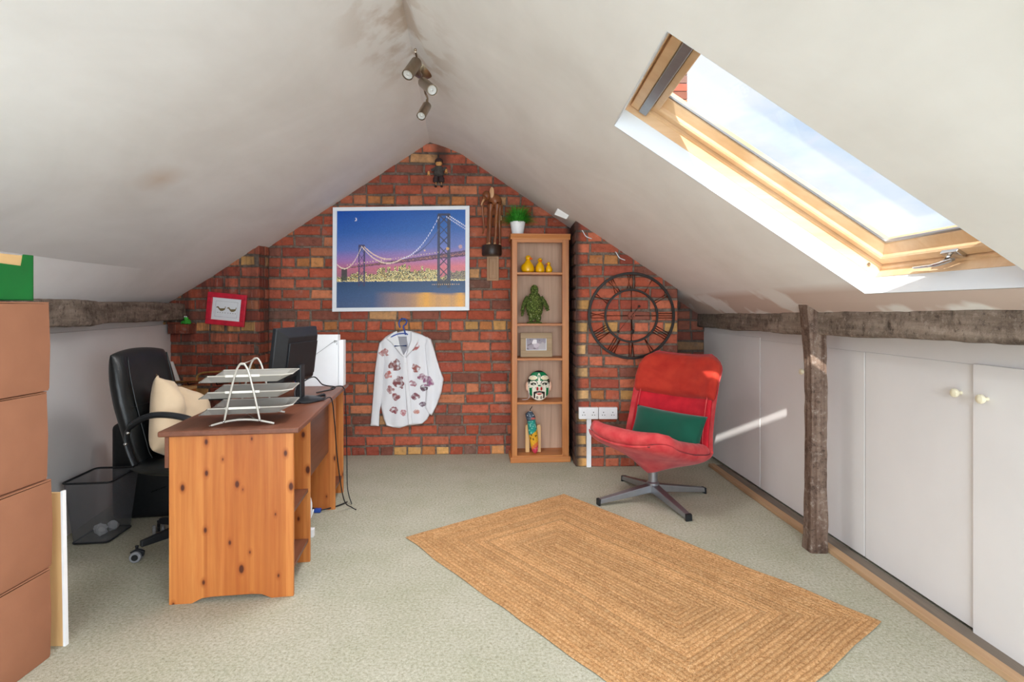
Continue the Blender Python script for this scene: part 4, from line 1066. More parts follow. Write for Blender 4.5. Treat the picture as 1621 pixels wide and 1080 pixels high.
pl_ = thing('plug_lead', 'short black lead with a blue plug lying on the carpet under the desk', 'lead', PZ(503, 811, .002), 0)
bm = BM(); box(bm, (-.022, -.014, 0), (.018, .014, .022)); obj('plug', bm, MT['blue_pl'], pl_, bevel=.004)
bm = BM(); tube(bm, cat([(.015, 0, .012), (.05, .03, .010), (.09, .09, .006), (.13, .16, .006)], 6), .004, 6); obj('lead', bm, MT['black_pl'], pl_, smooth='all')
wc = thing('cable_coil', 'coil of white cable leaning on the desk panel under the desk', 'cable', (-1.235, 3.02, 0), R(4))
bm = BM(); rnd = random.Random(2); pts = []
for i in range(6*40):
    a = i/40*2*PI; rr_ = .135+.012*math.sin(i*.11)+rnd.uniform(-.001, .001); pts.append((rr_*math.cos(a)*.95, -.02+.04*(i/240)+.006*math.sin(i*.3), .155+rr_*math.sin(a)))
tube(bm, pts, .0048, 6); obj('coiled_cable', bm, MT['white_cable'], wc, smooth='all')
bm = BM(); box(bm, (.125, -.04, 0), (.155, -.005, .045)); obj('plug', bm, MT['white_pl'], wc, bevel=.004)

# ---- trombone hung on two brackets on the wall, small wooden box below it
tb = thing('trombone', 'tarnished brass trombone hung against the brick wall behind the desk', 'trombone', (0, 0, 0), 0)
q0, q1, q2 = P(266, 605, 4.36), P(358, 603, 4.36), P(400, 595, 4.36)
bm = BM(); tube(bm, [q0, q1], .013, 10); obj('outer_slide', bm, MT['brass'], tb, smooth=True)
bm = BM(); tube(bm, [q0+Vector((0, .03, -.018)), q1+Vector((0, .03, -.020))], .007, 10); obj('inner_slide', bm, MT['steel'], tb, smooth=True)
bm = BM(); tube(bm, cat([q1-Vector((.11, 0, 0)), q1, P(364, 600, 4.36), P(374, 596, 4.36)], 5), [.012]*5+[.015]*5+[.014]*6, 12); obj('ferrule', bm, MT['brass'], tb, smooth=True)
bm = BM(); tube(bm, cat([P(311, 603, 4.38), P(312, 596, 4.38), P(320, 590.5, 4.38), P(345, 588.5, 4.38), P(372, 587.5, 4.38), P(392, 585, 4.38)], 6), .008, 10); obj('tuning_slide', bm, MT['brass'], tb, smooth=True)
bm = BM(); bp = cat([P(374, 596, 4.36), P(386, 590, 4.36), P(394, 586, 4.37), P(402, 583, 4.38)], 5); tube(bm, bp, [.012, .013, .014, .015, .016, .018, .02, .022, .024, .027, .03, .034, .038, .044, .05, .058], 20); obj('bell', bm, MT['brass'], tb, smooth=True)
for px in (300, 345):
    bm = BM(); a = P(px, 609, 4.36); tube(bm, [a+Vector((0, .07, .0)), a+Vector((0, -.02, 0)), a+Vector((0, -.028, .02))], .005, 6); obj('wall_bracket', bm, MT['iron'], tb)
wx = thing('wooden_box', 'pine wooden box in the far left corner, mostly behind the beige cushion', 'box', (-2.56, 4.22, 0), 0)
bm = BM(); box(bm, (-.07, -.12, 0), (.075, .12, .615)); obj('box_body', bm, MT['pine_in'], wx, bevel=.003)
bm = BM(); box(bm, (-.075, -.125, .615), (.08, .125, .635)); obj('lid', bm, MT['palepine'], wx, bevel=.003)
bm = BM(); prism(bm, [(0, 0), (.085, 0), (.085, .64), (.02, .82), (0, .82)], (wallL(4.38)+.012, 4.385, 0), (1, 0, 0), (0, 0, 1), (0, .012, 0))
tag(obj('board_offcut', bm, MT['panel']), 'white board offcut with a slanting edge in the far left corner', 'board')

# ================================================================== THINGS ON THE WALLS
# ---- bridge poster: painted cell by cell
po = thing('bridge_poster', 'white framed poster of a suspension bridge over water at dusk', 'poster', (0, 0, 0), 0)
c00, c10, c11, c01 = PW(526.5, 493.5, .025), PW(742.7, 491.5, .025), PW(743, 326.5, .025), PW(527.5, 329, .025)
def pq(u, v, off=0):
    p = (c00*(1-u)+c10*u)*(1-v)+(c01*(1-u)+c11*u)*v; return p+Vector((0, -off, 0))
bm = BM(); fw, fh = .030, .036
for (u0, v0, u1, v1) in ((0, 0, 1, fh), (0, 1-fh, 1, 1), (0, fh, fw, 1-fh), (1-fw, fh, 1, 1-fh)):
    A = [pq(u0, v0, 0), pq(u1, v0, 0), pq(u1, v1, 0), pq(u0, v1, 0)]; hexa(bm, A+[a+Vector((0, -.022, 0)) for a in A])
obj('frame', bm, MT['poster_frame'], po, bevel=.002)
bm = BM(); A = [pq(.01, .01), pq(.99, .01), pq(.99, .99), pq(.01, .99)]; hexa(bm, A+[a+Vector((0, -.008, 0)) for a in A]); obj('backing_board', bm, MT['paper'], po)
NXp, NYp = 230, 172
rs = np.random.RandomState(4)
U, Vv = np.meshgrid((np.arange(NXp)+.5)/NXp, (np.arange(NYp)+.5)/NYp)      # v upwards
def L3(h): return np.array(lin(h))
def rampc(t, st):
    out = np.zeros(t.shape+(3,))
    for ch_ in range(3): out[..., ch_] = np.interp(t, [s[0] for s in st], [L3(s[1])[ch_] for s in st])
    return out
img = rampc(Vv, [(.30, '9a6a80'), (.40, 'c4708a'), (.48, 'a878b8'), (.60, '5f79c4'), (.78, '2f63b4'), (1, '0d4fae')])
img2 = rampc(Vv, [(.30, 'e0808a'), (.42, 'e8858c'), (.50, 'c58abc'), (.62, '7a88cc'), (.8, '3f72bf'), (1, '2a64b4')])
k = U[..., None]; img = img*(1-k)+img2*k
noise_px = rs.uniform(.9, 1.1, U.shape)[..., None]
water = rampc(Vv, [(0, '4a5f86'), (.12, '3f5c88'), (.20, '35557f'), (.28, '2c4a74')]); warm = np.clip((U-.28)/.4, 0, 1)*np.clip((.19-.05*U-Vv)/.03, 0, 1)
gl = np.array([rs.uniform(.3, 1) for _ in range(NXp)]); gl = np.convolve(gl, np.ones(9)/9, 'same')
wm = (warm*(.35+.65*gl[None, :]))[..., None]
water = water*(1-wm)+wm*(L3('d89a5a')*(1-k)+L3('f3b04a')*k)
g2 = (np.exp(-((U-.695)/.05)**2)+np.exp(-((U-.96)/.04)**2))*(Vv < .155-.03*(U-.6)); water = water*(1-.8*g2[..., None])+.8*g2[..., None]*L3('f7b23c')
img = np.where((Vv < .275)[..., None], water, img)
sk = .275+.02*np.ones(NXp)                                            # skyline, lit windows
x = .0
while x < 1:
    w_ = rs.uniform(.012, .035); hh = .03+.03*rs.rand()
    if .10 < x < .30: hh = .05+.05*rs.rand()
    if .30 < x < .72: hh = .08+.10*rs.rand()*(1 if x > .38 else .7)
    if .72 < x < .79: hh = .11
    if x > .86: hh = .07+.03*rs.rand()
    sk[int(x*NXp):int((x+w_)*NXp)+1] = .275+hh; x += w_
city = (Vv >= .275) & (Vv < sk[None, :]); lit = rs.rand(*U.shape)
cc = np.where((lit > .52)[..., None], L3('e8d48a'), L3('55584a')); cc = np.where((lit > .86)[..., None], L3('fff2c0'), cc); cc = np.where((lit < .1)[..., None], L3('a9743c'), cc)
dk = np.clip((U-.80)*8, 0, .6)[..., None]; cc = cc*(1-dk)+L3('6b5c66')*dk
img = np.where(city[..., None], cc, img)
img = np.where((np.abs(Vv-.278) < .008)[..., None] & (rs.rand(*U.shape) > .35)[..., None], L3('ffe9a8'), img)
def paint(mask, col, a=1.0):
    global img
    m_ = (mask.astype(float)*a)[..., None]; img = img*(1-m_)+L3(col)*m_
def seg(x0, y0, x1, y1, w_):
    dx, dy = x1-x0, (y1-y0)*.75; t = np.clip(((U-x0)*dx+(Vv-y0)*.75*dy)/(dx*dx+dy*dy), 0, 1)
    return np.hypot(U-x0-t*dx, (Vv-y0)*.75-t*dy) < w_
dkv = .425+.155*U**1.0
def deck(u): return .402+.15*u
paint((np.abs(Vv-deck(U)) < .004+.026*U), '5d3f52', .9)                     # deck, with a lit truss
paint((np.abs(Vv-deck(U)) < .002+.012*U) & (rs.rand(*U.shape) > .55), 'c98a78', .8)
def tower(xc, w_, y0, y1, col, nx_):
    for s in (-1, 1): paint((np.abs(U-xc-s*w_) < w_*.30) & (Vv > y0) & (Vv < y1), col, .92)
    hgt = (y1-y0)/nx_
    for i in range(nx_):
        a = y0+i*hgt; paint(seg(xc-w_, a, xc+w_, a+hgt, w_*.10), col, .9); paint(seg(xc+w_, a, xc-w_, a+hgt, w_*.10), col, .9)
    paint((np.abs(U-xc) < w_*1.2) & (np.abs(Vv-y1) < .012), col, .92)
tower(.19, .020, .22, .64, '4a4468', 5); tower(.83, .040, .20, .955, '43465a', 7)
paint((np.abs(U-.83) < .052) & (Vv > .22) & (Vv < .285), '4a4a52', .8); paint((np.abs(U-.055) < .022) & (Vv > .28) & (Vv < .40), '3a4440', .9)
def cab(x0, y0, x1, y1, sag, col, w_=.0032, dots=False):
    t = (U-x0)/(x1-x0); y = y0+(y1-y0)*t-sag*4*t*(1-t); ok = (t >= 0) & (t <= 1) & (np.abs(Vv-y) < w_*1.6+.0022)
    if dots: ok = ok & ((np.arange(NXp)[None, :] % 3) < 2)
    paint(ok, col, .95)
cab(.19, .635, .50, .50, .10, 'f2dcc8'); cab(.21, .63, .42, .50, .04, 'f0d2c0'); cab(.0, .45, .19, .635, .12, 'f2dcc8'); cab(.50, .50, .79, .93, .09, 'eef0ff', dots=True); cab(.60, .55, .79, .80, .04, '53608c')
cab(.87, .94, 1.0, .83, .0, 'f4f4ff', dots=True); cab(.85, .93, 1.0, .80, .0, 'd8dcf4', dots=True)
for xx in np.arange(.08, .80, .022):
    paint((np.hypot(U-xx, (Vv-(deck(xx)+.028+.02*xx))*.75) < .0036), 'ffe6b0', .95)
for xx in np.arange(.52, .79, .013): paint((np.abs(U-xx) < .0022) & (Vv > deck(xx)) & (Vv < .49+.35*np.clip((xx-.5)/.3, 0, 1)**1.6), '7a78a8', .35)
for xx in np.arange(.88, 1.0, .013): paint((np.abs(U-xx) < .0022) & (Vv > deck(xx)) & (Vv < .85), '6c70a8', .4)
paint(np.hypot(U-.14, (Vv-.913)*.75) < .013, 'e8e2f0'); paint(np.hypot(U-.133, (Vv-.915)*.75) < .011, '2a5eae')
paint(np.hypot(U-.86, (Vv-.60)*.75) < .012, 'f6c070', .8); paint(np.hypot(U-.68, (Vv-.585)*.75) < .008, 'f8d8b0', .8); paint(np.hypot(U-.96, (Vv-.62)*.75) < .015, 'f0b8a0', .6)
for xx in np.arange(.74, .95, .016): paint(np.hypot(U-xx, (Vv-.232)*.75) < .0035, 'f0c890', .9)
img = np.clip(img*noise_px, 0, 1)
bm = BM(); lay = bm.loops.layers.float_color.new('Col')
G = [[bm.verts.new(pq(fw+(1-2*fw)*i/NXp, fh+(1-2*fh)*j/NYp, .0095)) for j in range(NYp+1)] for i in range(NXp+1)]
for i in range(NXp):
    for j in range(NYp):
        f = bm.faces.new((G[i][j], G[i+1][j], G[i+1][j+1], G[i][j+1])); c = (*img[j, i], 1)
        for l in f.loops: l[lay] = c
obj('poster_print', bm, vcol('poster_print', .35), po)

# ---- small tilted red frame with two printed birds
rf = thing('red_picture_frame', 'small tilted red frame with a print of two birds on the left brickwork', 'picture', P(358.7, 490, 4.405), 0, rot=(0, R(5.5), 0))
w, h, t = .155, .128, .040; bm = BM()
for lo, hi in (((-w, -.02, -h), (w, 0, -h+t)), ((-w, -.02, h-t), (w, 0, h)), ((-w, -.02, -h+t), (-w+t, 0, h-t)), ((w-t, -.02, -h+t), (w, 0, h-t))): box(bm, lo, hi)
obj('frame', bm, MT['red_frame'], rf, bevel=.004)
bm = BM(); box(bm, (-w+.03, -.008, -h+.03), (w-.03, -.004, h-.03)); mt = obj('mount', bm, MT['paper'], rf)
bm = BM()
for a, b in (((-.088, .062), (.088, .062)), ((.088, .062), (.088, -.062)), ((.088, -.062), (-.088, -.062)), ((-.088, -.062), (-.088, .062))): tube(bm, [(a[0], -.0085, a[1]), (b[0], -.0085, b[1])], .0010, 4)
obj('ruled_border', bm, MT['alu'], mt)
for sx in (-.040, .046):
    bm = BM(); prism(bm, [(-.038, .016), (-.026, .020), (-.020, .012), (-.012, .004), (.010, .006), (.026, .008), (.030, .024), (.034, .018), (.028, -.004), (.012, -.014), (-.006, -.016), (-.020, -.004), (-.030, .008), (-.044, .008)], (sx, -.0086, .0), (1, 0, 0), (0, 0, 1), (0, .0004, 0))
    obj('printed_bird', bm, MT['birdbrown'], mt)
bm = BM()
for i in range(8): 
    x = -.066+i*.0195+(.004 if i > 3 else 0); box(bm, (x-.004, -.0087, -.030), (x+.003, -.0083, -.0265))
obj('printed_marks', bm, MT['ink'], mt)
# ---- toy frog on the ledge
fg = thing('toy_frog', 'tiny bright green toy frog sitting on a brick ledge by the left beam', 'toy', (-2.575, 4.375, 1.118), R(-20))
bm = BM(); ball(bm, (0, 0, .022), (.020, .026, .020)); ball(bm, (0, -.012, .046), (.016, .017, .013)); 
for s in (-1, 1): ball(bm, (s*.022, -.004, .012), (.010, .020, .012)); tube(bm, cat([(s*.015, -.012, .03), (s*.026, -.026, .018), (s*.022, -.034, .004)], 4), .005, 6)
obj('body', bm, simple('frog_green', '3fae3a', .35, bmp=0, coat=.3), fg, smooth=True)
bm = BM()
for s in (-1, 1): ball(bm, (s*.009, -.017, .059), .006, 10, 8)
obj('eyes', bm, MT['white_pl'], fg, smooth=True)

# ---- printed shirt on a blue hanger
SY = lambda px, py, off=.0: PW(px, py, .035+off)
def shirt_place(x, y, h): return SY(x, y, h)
torso = [(629, 526), (640, 523), (653, 524.5), (668, 530), (679, 536), (683, 552), (684, 580), (683, 610), (680, 640), (679, 658), (676, 664), (668, 671), (655, 673), (645, 674), (632, 678), (622, 677), (611, 674), (607, 664), (603, 648), (602, 620), (601, 590), (598, 560), (600, 543), (610, 533), (620, 527)]
sleeveL = [(600, 543), (606, 545), (608, 575), (606, 610), (603, 640), (600.5, 652), (599.5, 675), (585.5, 674.5), (588, 650), (591, 610), (593, 585), (597, 556)]
sleeveR = [(675, 533), (682, 537), (686, 550), (690, 565), (695, 582), (702, 600), (699, 620), (692, 640), (683, 658), (676, 654), (672, 646), (674, 620), (677, 595), (674, 570), (672, 548)]
def fold(amp, fx, ph):
    return lambda x, y: amp*(math.sin(x*fx+ph+math.sin(y*.03)*1.3)*.5+noise.noise(Vector((x*.08, y*.02, ph)))*.9)
prints = [(608, 558, 7.5, 'a8483c', 3), (656, 548, 7.5, 'b45048', 4), (624, 578, 10, '7d3a34', 5), (658, 583, 7, '9a4436', 6), (614, 594, 6.5, 'c0584a', 7), (631, 606, 9.5, '7a1e22', 8), (653, 607, 6, 'a05a6a', 9), (617, 617, 6, '9a5a5a', 10),
          (626, 629, 6.5, '8a3434', 11), (657, 628, 6.5, '7a3040', 12), (622, 650, 6.5, '8a2a34', 13), (637.5, 653, 5, 'b03a44', 14), (670, 615, 5.5, '4e2038', 15), (669, 640, 5, '5a2a48', 16), (667, 597, 6, '8a3a5c', 17), (659, 651, 4.5, 'cc8a7a', 18), (677, 604, 8.5, '8a3a6c', 19)]
def shirt_col(x, y):
    base = L3('eeeef2') if x is not None else L3('d8d8de')
    if x is None: return (*base, 1)
    for cx, cy, r, c, sd_ in prints:
        dx, dy = x-cx, (y-cy)*1.1; d_ = math.hypot(dx, dy)/r
        if d_ < 1.25:
            n = noise.noise(Vector((x*.16+sd_*5, y*.16, sd_)));  m_ = noise.noise(Vector((x*.22+sd_, y*.22, sd_*3)))
            if d_+n*.55 < .95 and m_ > -.42:
                k_ = .92 if m_ > .10 else .70 if m_ > -.2 else .4
                return (*(base*(1-k_)+L3(c)*k_), 1)
    return (*base, 1)
sh = thing('printed_shirt', 'white long sleeved shirt with red and purple prints hanging on the brick wall', 'shirt', (0, 0, 0), 0)
mshirt = vcol('shirt_fabric', .85, .2, 300)
for nm, poly, th, f in (('shirt_body', torso, .018, fold(.018, .26, 0)), ('sleeve', sleeveL, .014, fold(.010, .4, 2)), ('sleeve', sleeveR, .020, fold(.016, .34, 4))):
    bm = BM(); lay = bm.loops.layers.float_color.new('Col')
    # thickness is in metres while the outline is in a 5.3 mm lattice; scale it
    cloth(bm, poly, .9, lambda x, y, h_, o_=(.0 if nm == 'shirt_body' else .004): SY(x, y, h_*th/3.2+o_), 3.2, lambda x, y, f=f, th=th: f(x, y)*3.2/th, shirt_col, lay)
    obj(nm, bm, mshirt, sh, smooth='all')
for poly in ([(622, 526), (628, 524), (633, 548), (640, 567), (634, 562), (626, 552), (619, 543), (610, 536)], [(650, 524), (655, 527), (663, 538), (655, 552), (646, 562), (641, 568), (645, 552), (650, 538)]):
    bm = BM(); lay = bm.loops.layers.float_color.new('Col'); cloth(bm, poly, .9, lambda x, y, h_: SY(x, y, .020+h_*.004), 2, lambda x, y: 0, lambda x, y: (*L3('f0f0f3'), 1), lay); obj('collar', bm, mshirt, sh, smooth='all')
bm = BM(); lay = bm.loops.layers.float_color.new('Col'); cloth(bm, [(637.5, 567), (643.5, 567), (646, 600), (650, 640), (652, 672), (646, 673), (643, 640), (640, 600)], .9, lambda x, y, h_: SY(x, y, .019+h_*.003), 2, lambda x, y: .6*math.sin(y*.1), lambda x, y: (*L3('f2f2f5'), 1), lay); obj('button_band', bm, mshirt, sh, smooth='all')
for i in range(5):
    bm = BM(); p = SY(641.5+i*1.9, 575+i*21, .0265); ball(bm, p, (.005, .002, .005), 10, 6); obj('button', bm, MT['white_pl'], sh)
bm = BM(); lay = bm.loops.layers.float_color.new('Col'); cloth(bm, [(620, 533), (643, 533), (645, 550), (639, 562), (630, 556), (623, 545)], .9, lambda x, y, h_: SY(x, y, .0215+h_*.0), 2, lambda x, y: 0, lambda x, y: (*L3('d0d0d8'), 1), lay); inn = obj('neck_lining', bm, mshirt, sh, smooth='all')
hg = thing('coat_hanger', 'blue plastic coat hanger carrying the printed shirt', 'hanger', (0, 0, 0), 0)
bm = BM(); tube(bm, cat([SY(633, 519, .012), SY(631, 512, .012), SY(634, 506, .012), SY(640, 505, .012), SY(643.5, 508, .012), SY(642, 513, .012), SY(638, 517, .012), SY(640, 524, .012), SY(641.5, 530, .022)], 7), .006, 8); obj('hook', bm, MT['blue_pl'], hg, smooth='all')
bm = BM(); tube(bm, cat([SY(618, 534, .024), SY(629, 529, .026), SY(641, 528, .028), SY(645, 530, .026)], 6), .007, 8, flat=.7); obj('shoulder_bar', bm, MT['blue_pl'], hg, smooth='all')
bm = BM(); tube(bm, [SY(624, 548, .026), SY(643, 547.5, .027)], .006, 8); obj('trouser_bar', bm, MT['blue_pl'], hg, smooth='all')
bm = BM(); a = SY(636, 504, 0); tube(bm, [a+Vector((0, .04, 0)), a+Vector((0, -.02, 0))], .004, 6); obj('nail', bm, MT['iron'], hg)

# ---- skeleton clock
CY = 4.305; cc = P(998.6, 500, CY)
ck = thing('wall_clock', 'large round skeleton clock of black iron with copper roman numerals', 'clock', cc, 0)
def ringt(bm, r, hw, d0, d1, seg=72):
    L = []
    for rad, y in ((r-hw, d0), (r+hw, d0), (r+hw, d1), (r-hw, d1)): L.append([bm.verts.new((rad*math.cos(2*PI*k/seg), y, rad*math.sin(2*PI*k/seg))) for k in range(seg)])
    for a in range(4):
        A, B = L[a], L[(a+1) % 4]
        for k in range(seg): bm.faces.new((A[k], A[(k+1) % seg], B[(k+1) % seg], B[k]))
sc_ = CY/F_
bm = BM(); ringt(bm, 67*sc_, 2.1*sc_, -.012, .0); obj('outer_ring', bm, MT['iron'], ck, bevel=.002)
bm = BM(); ringt(bm, 41*sc_, 1.7*sc_, -.014, -.002); obj('inner_ring', bm, MT['iron'], ck, bevel=.002)
bm = BM(); ringt(bm, 4.8*sc_, .8*sc_, -.016, -.004, 12); obj('hub', bm, MT['copper'], ck)
bm = BM()
for a in (0, 90, 180, 270):
    t = R(a); tube(bm, [(6*sc_*math.cos(t), -.008, 6*sc_*math.sin(t)), (41*sc_*math.cos(t), -.008, 41*sc_*math.sin(t))], .0042, 6)
obj('spokes', bm, MT['iron'], ck, smooth=True)
NUM = ['XII', 'I', 'II', 'III', 'IIII', 'V', 'VI', 'VII', 'VIII', 'IX', 'X', 'XI']
for i, s_ in enumerate(NUM):
    t = PI/2-i*PI/6; er = Vector((math.cos(t), 0, math.sin(t))); et = Vector((math.sin(t), 0, -math.cos(t)))
    wd = {'I': .018, 'V': .034, 'X': .034}; tot = sum(wd[c] for c in s_); x = -tot/2; r0, r1 = 43*sc_, 65*sc_; bm = BM()
    def st(a, b, ra=r0, rb=r1): tube(bm, [er*ra+et*a+Vector((0, -.007, 0)), er*rb+et*b+Vector((0, -.007, 0))], .0040, 6)
    for c in s_:
        m_ = x+wd[c]/2
        if c == 'I': st(m_, m_)
        elif c == 'V': st(m_, m_-.013); st(m_, m_+.013)
        else: st(m_-.013, m_+.013); st(m_+.013, m_-.013)
        x += wd[c]
    obj('numeral', bm, MT['copper'], ck, smooth=True)
bm = BM(); a, b = Vector((-21*sc_, -.018, -25*sc_)), Vector((12*sc_, -.018, 15*sc_)); tube(bm, [a, b], [.004, .004], 8, flat=.5); ball(bm, b, (.010, .003, .010), 12, 8); ball(bm, a, (.010, .003, .010), 12, 8); obj('minute_hand', bm, MT['iron'], ck, smooth=True)
bm = BM(); tube(bm, [(0, -.021, 0), (1.0*sc_, -.021, -20*sc_), (1.8*sc_, -.021, -34*sc_)], [.004, .006, .003], 8, flat=.5); ball(bm, (1.4*sc_, -.021, -25*sc_), (.013, .003, .018), 12, 8); obj('hour_hand', bm, MT['iron'], ck, smooth=True)

# ---- sockets with surface trunking
for k, (xa, xb_, lab) in enumerate(((915, 946, 'white double wall socket above the trunking, nearer the bookcase'), (946.5, 976, 'white double wall socket on the brickwork, nearer the lounge chair'))):
    c = P((xa+xb_)/2, 653.5, 4.325); hw = (xb_-xa)/2*4.325/F_-.0008; hh = 9.2*4.325/F_
    sk_ = thing('wall_socket', lab, 'socket', c, 0, 'double wall sockets')
    bm = BM(); box(bm, (-hw, -.03, -hh), (hw, .006, hh)); obj('socket_box', bm, MT['white_pl'], sk_, bevel=.004)
    bm = BM()
    for sx in (-.5, .5):
        x = sx*hw; box(bm, (x-.003, -.0305, -.012+.016), (x+.003, -.0298, .012)); box(bm, (x-.012, -.0305, -.016), (x-.006, -.0298, -.010)); box(bm, (x+.006, -.0305, -.016), (x+.012, -.0298, -.010))
    obj('pin_holes', bm, MT['black_pl'], sk_)
    for sx in (-.22, .22):
        bm = BM(); box(bm, (sx*hw*1.0-.006, -.034, .020), (sx*hw*1.0+.006, -.029, .034)); obj('rocker_switch', bm, MT['white_pl'], sk_, bevel=.001)
bm = BM(); a = P(931.5, 663, 4.325); box(bm, (a.x-.018, 4.312, 0), (a.x+.018, 4.336, a.z)); tag(obj('cable_trunking', bm, MT['white_pl'], bevel=.002), 'white vertical cable trunking from the sockets down to the carpet', 'trunking')
for (p, q, lab) in ((P(922, 366, 4.31), P(936, 378, 4.31), 'short stub of white cable poking from the bricks beside the bookcase top'), (P(975, 400, 4.31), P(989, 412, 4.31), 'short stub of white cable poking from the bricks above the clock')):
    cable([p+Vector((0, .05, .01)), p, (p+q)/2+Vector((-.012, -.015, -.012)), q], .004, MT['white_cable'], lab, n=5)

# ---- puppet hanging at the top of the wall
pp = thing('puppet', 'small puppet figure with cap and dark coat hanging near the ridge', 'puppet', PW(694, 297, .07), 0)
pk = wallY(0)*1/F_*.985
def pv(px, py, o_=0): return Vector(((px-694)*pk, -o_, (297-py)*pk))
dcloth = simple('puppet_cloth', '3a2b2c', .9, var=.3, scale=60, bmp=.4); dcloth2 = simple('puppet_coat', '4a4440', .9, var=.3, scale=60, bmp=.4)
skin = simple('puppet_wood', 'd29a5c', .5, var=.1, bmp=0)
bm = BM(); ball(bm, pv(694.5, 260.5, .01), (.028, .026, .030)); 
for v in bm.verts:
    if v.co.z < pv(0, 262).z: v.co.x *= .8
ball(bm, pv(694.5, 261.5, .036), (.006, .010, .007), 10, 6); obj('head', bm, skin, pp, smooth=True)
bm = BM(); ball(bm, pv(694.3, 255.5, .0), (.034, .032, .026)); tube(bm, [pv(694, 257, .01), pv(694, 257.5, .045)], [.028, .020], 12, flat=.25); obj('cap', bm, dcloth, pp, smooth=True)
bm = BM(); lathe(bm, [(.012, 0), (.040, .01), (.045, .03), (.035, .065), (.030, .085), (.012, .098)], pv(694, 280), 14); 
obj('coat', bm, dcloth2, pp, smooth=True)
for s in (-1, 1):
    bm = BM(); tube(bm, cat([pv(694+s*4, 266), pv(694+s*8, 268.5), pv(694+s*(12 if s < 0 else 11), 270 if s < 0 else 265)], 4), .013, 8); sl = obj('sleeve', bm, dcloth2, pp, smooth=True)
    hx, hy = (678.5, 274.5) if s < 0 else (706, 271); bm = BM(); ball(bm, pv(hx, hy, .01), (.010, .008, .017), 10, 8)
    for f_ in range(4): tube(bm, [pv(hx+(f_-1.5)*.8, hy+1, .01), pv(hx+(f_-1.5)*1.3, hy+4.5, .015)], .0032, 5)
    obj('hand', bm, skin, pp, smooth=True)
    bm = BM(); tube(bm, cat([pv(694+s*2.5, 276), pv(694+s*4.5, 283), pv(694+s*4.5, 289)], 4), [.020]*4+[.024]*4+[.018], 10); obj('trouser_leg', bm, dcloth, pp, smooth=True)
    bm = BM(); tube(bm, [pv(694+s*4.3, 288), pv(694+s*4.3, 295)], .007, 8); obj('shin', bm, skin, pp)
    bm = BM(); ball(bm, pv(694+s*4.6, 295.5, .012), (.012, .022, .009), 10, 6); obj('shoe', bm, dcloth, pp, smooth=True)
bm = BM(); tube(bm, [pv(694, 253), pv(692.5, 243, -.05)], .0015, 5); obj('hanging_string', bm, MT['iron'], pp)

# ---- long legged carved elephant on its bracket, plaque below
ek = PW(778, 396, .08).y/F_
el = thing('carved_elephant', 'long-legged carved wooden elephant mounted on the brick wall left of the bookcase', 'carving', PW(778, 405, .088), 0)
def ev(px, py, o_=0): return Vector(((px-778)*ek, -o_, (405-py)*ek))
bm = BM(); lathe(bm, [(.078, 0), (.084, .012), (.084, .076), (.078, .088)], (0, 0, 0), 26); obj('round_base', bm, MT['darkwood'], el, smooth=True)
bm = BM()
body = cat([ev(786, 326, -.02), ev(783, 318, 0), ev(777, 313, .01), ev(772, 309, .03)], 5); tube(bm, body, [.022, .036, .048, .054, .056, .056, .054, .050, .048, .046, .044, .042, .040, .038, .034, .022], 14)
ball(bm, ev(770, 312, .05), (.034, .036, .042), 14, 10)
tube(bm, cat([ev(768, 316, .07), ev(765, 322, .085), ev(764, 330, .09), ev(765, 346, .08), ev(766.5, 362, .075), ev(764.5, 372, .085)], 6), [.020]*4+[.016]*5+[.012]*8+[.009]*8+[.007]*6, 10)
tube(bm, cat([ev(787, 320, -.02), ev(791, 330, -.01), ev(792.5, 342, .0)], 5), .005, 6)
obj('elephant_body', bm, MT['carved'], el, smooth=True)
for (x0, x1, o0, o1) in ((776, 774.5, .03, .035), (774, 771, -.02, -.03), (786, 783, .03, .035), (790, 790.5, -.02, -.03)):
    bm = BM(); tube(bm, cat([ev(x0+1, 322, o0), ev(x0-.3, 345, o0), ev((x0+x1)/2, 365, o1), ev(x1, 388, o1)], 6), [.024]*3+[.017]*8+[.0125]*7+[.013], 10); lg = obj('leg', bm, MT['carved'], el, smooth=True)
    bm = BM(); ball(bm, ev(x1, 386.5, o1+.008), (.011, .010, .010), 10, 8); obj('foot', bm, MT['carved_light'], lg, smooth=True)
bm = BM(); ball(bm, ev(778.5, 307, .055), (.019, .006, .046), 12, 12); obj('ear', bm, MT['carved_light'], el, smooth=True)
bm = BM(); tube(bm, cat([ev(767, 319, .09), ev(764, 324, .10), ev(762.5, 329, .10)], 4), [.008]*4+[.006]*4+[.003], 8); obj('tusk', bm, MT['carved_light'], el, smooth=True)
bm = BM(); tube(bm, cat([ev(792.4, 341, .0), ev(793, 345, .0), ev(792.8, 349, .0)], 3), .006, 8); obj('tail_tip', bm, MT['carved_light'], el, smooth=True)
pq_ = thing('carved_plaque', 'pale rectangular carved wooden plaque below the elephant', 'plaque', PW(779.7, 425, .02), 0)
hw, hh = 9.6*ek, 20*ek; bm = BM(); box(bm, (-hw, -.012, -hh), (hw, .0, hh)); obj('plaque_board', bm, MT['bark_light'], pq_, bevel=.003)
bm = BM()
for a, b in (((-.6, -.8), (.6, -.8)), ((.6, -.8), (.6, .8)), ((.6, .8), (-.6, .8)), ((-.6, .8), (-.6, -.8))): tube(bm, [(a[0]*hw, -.0122, a[1]*hh), (b[0]*hw, -.0122, b[1]*hh)], .0016, 5)
for i in range(9): z = (-.5+i*.12)*hh; tube(bm, [(-.12*hw, -.0122, z), (.05*hw, -.0122, z+.008), (.14*hw, -.0122, z)], .0015, 5)
obj('carved_lines', bm, MT['carved'], pq_)

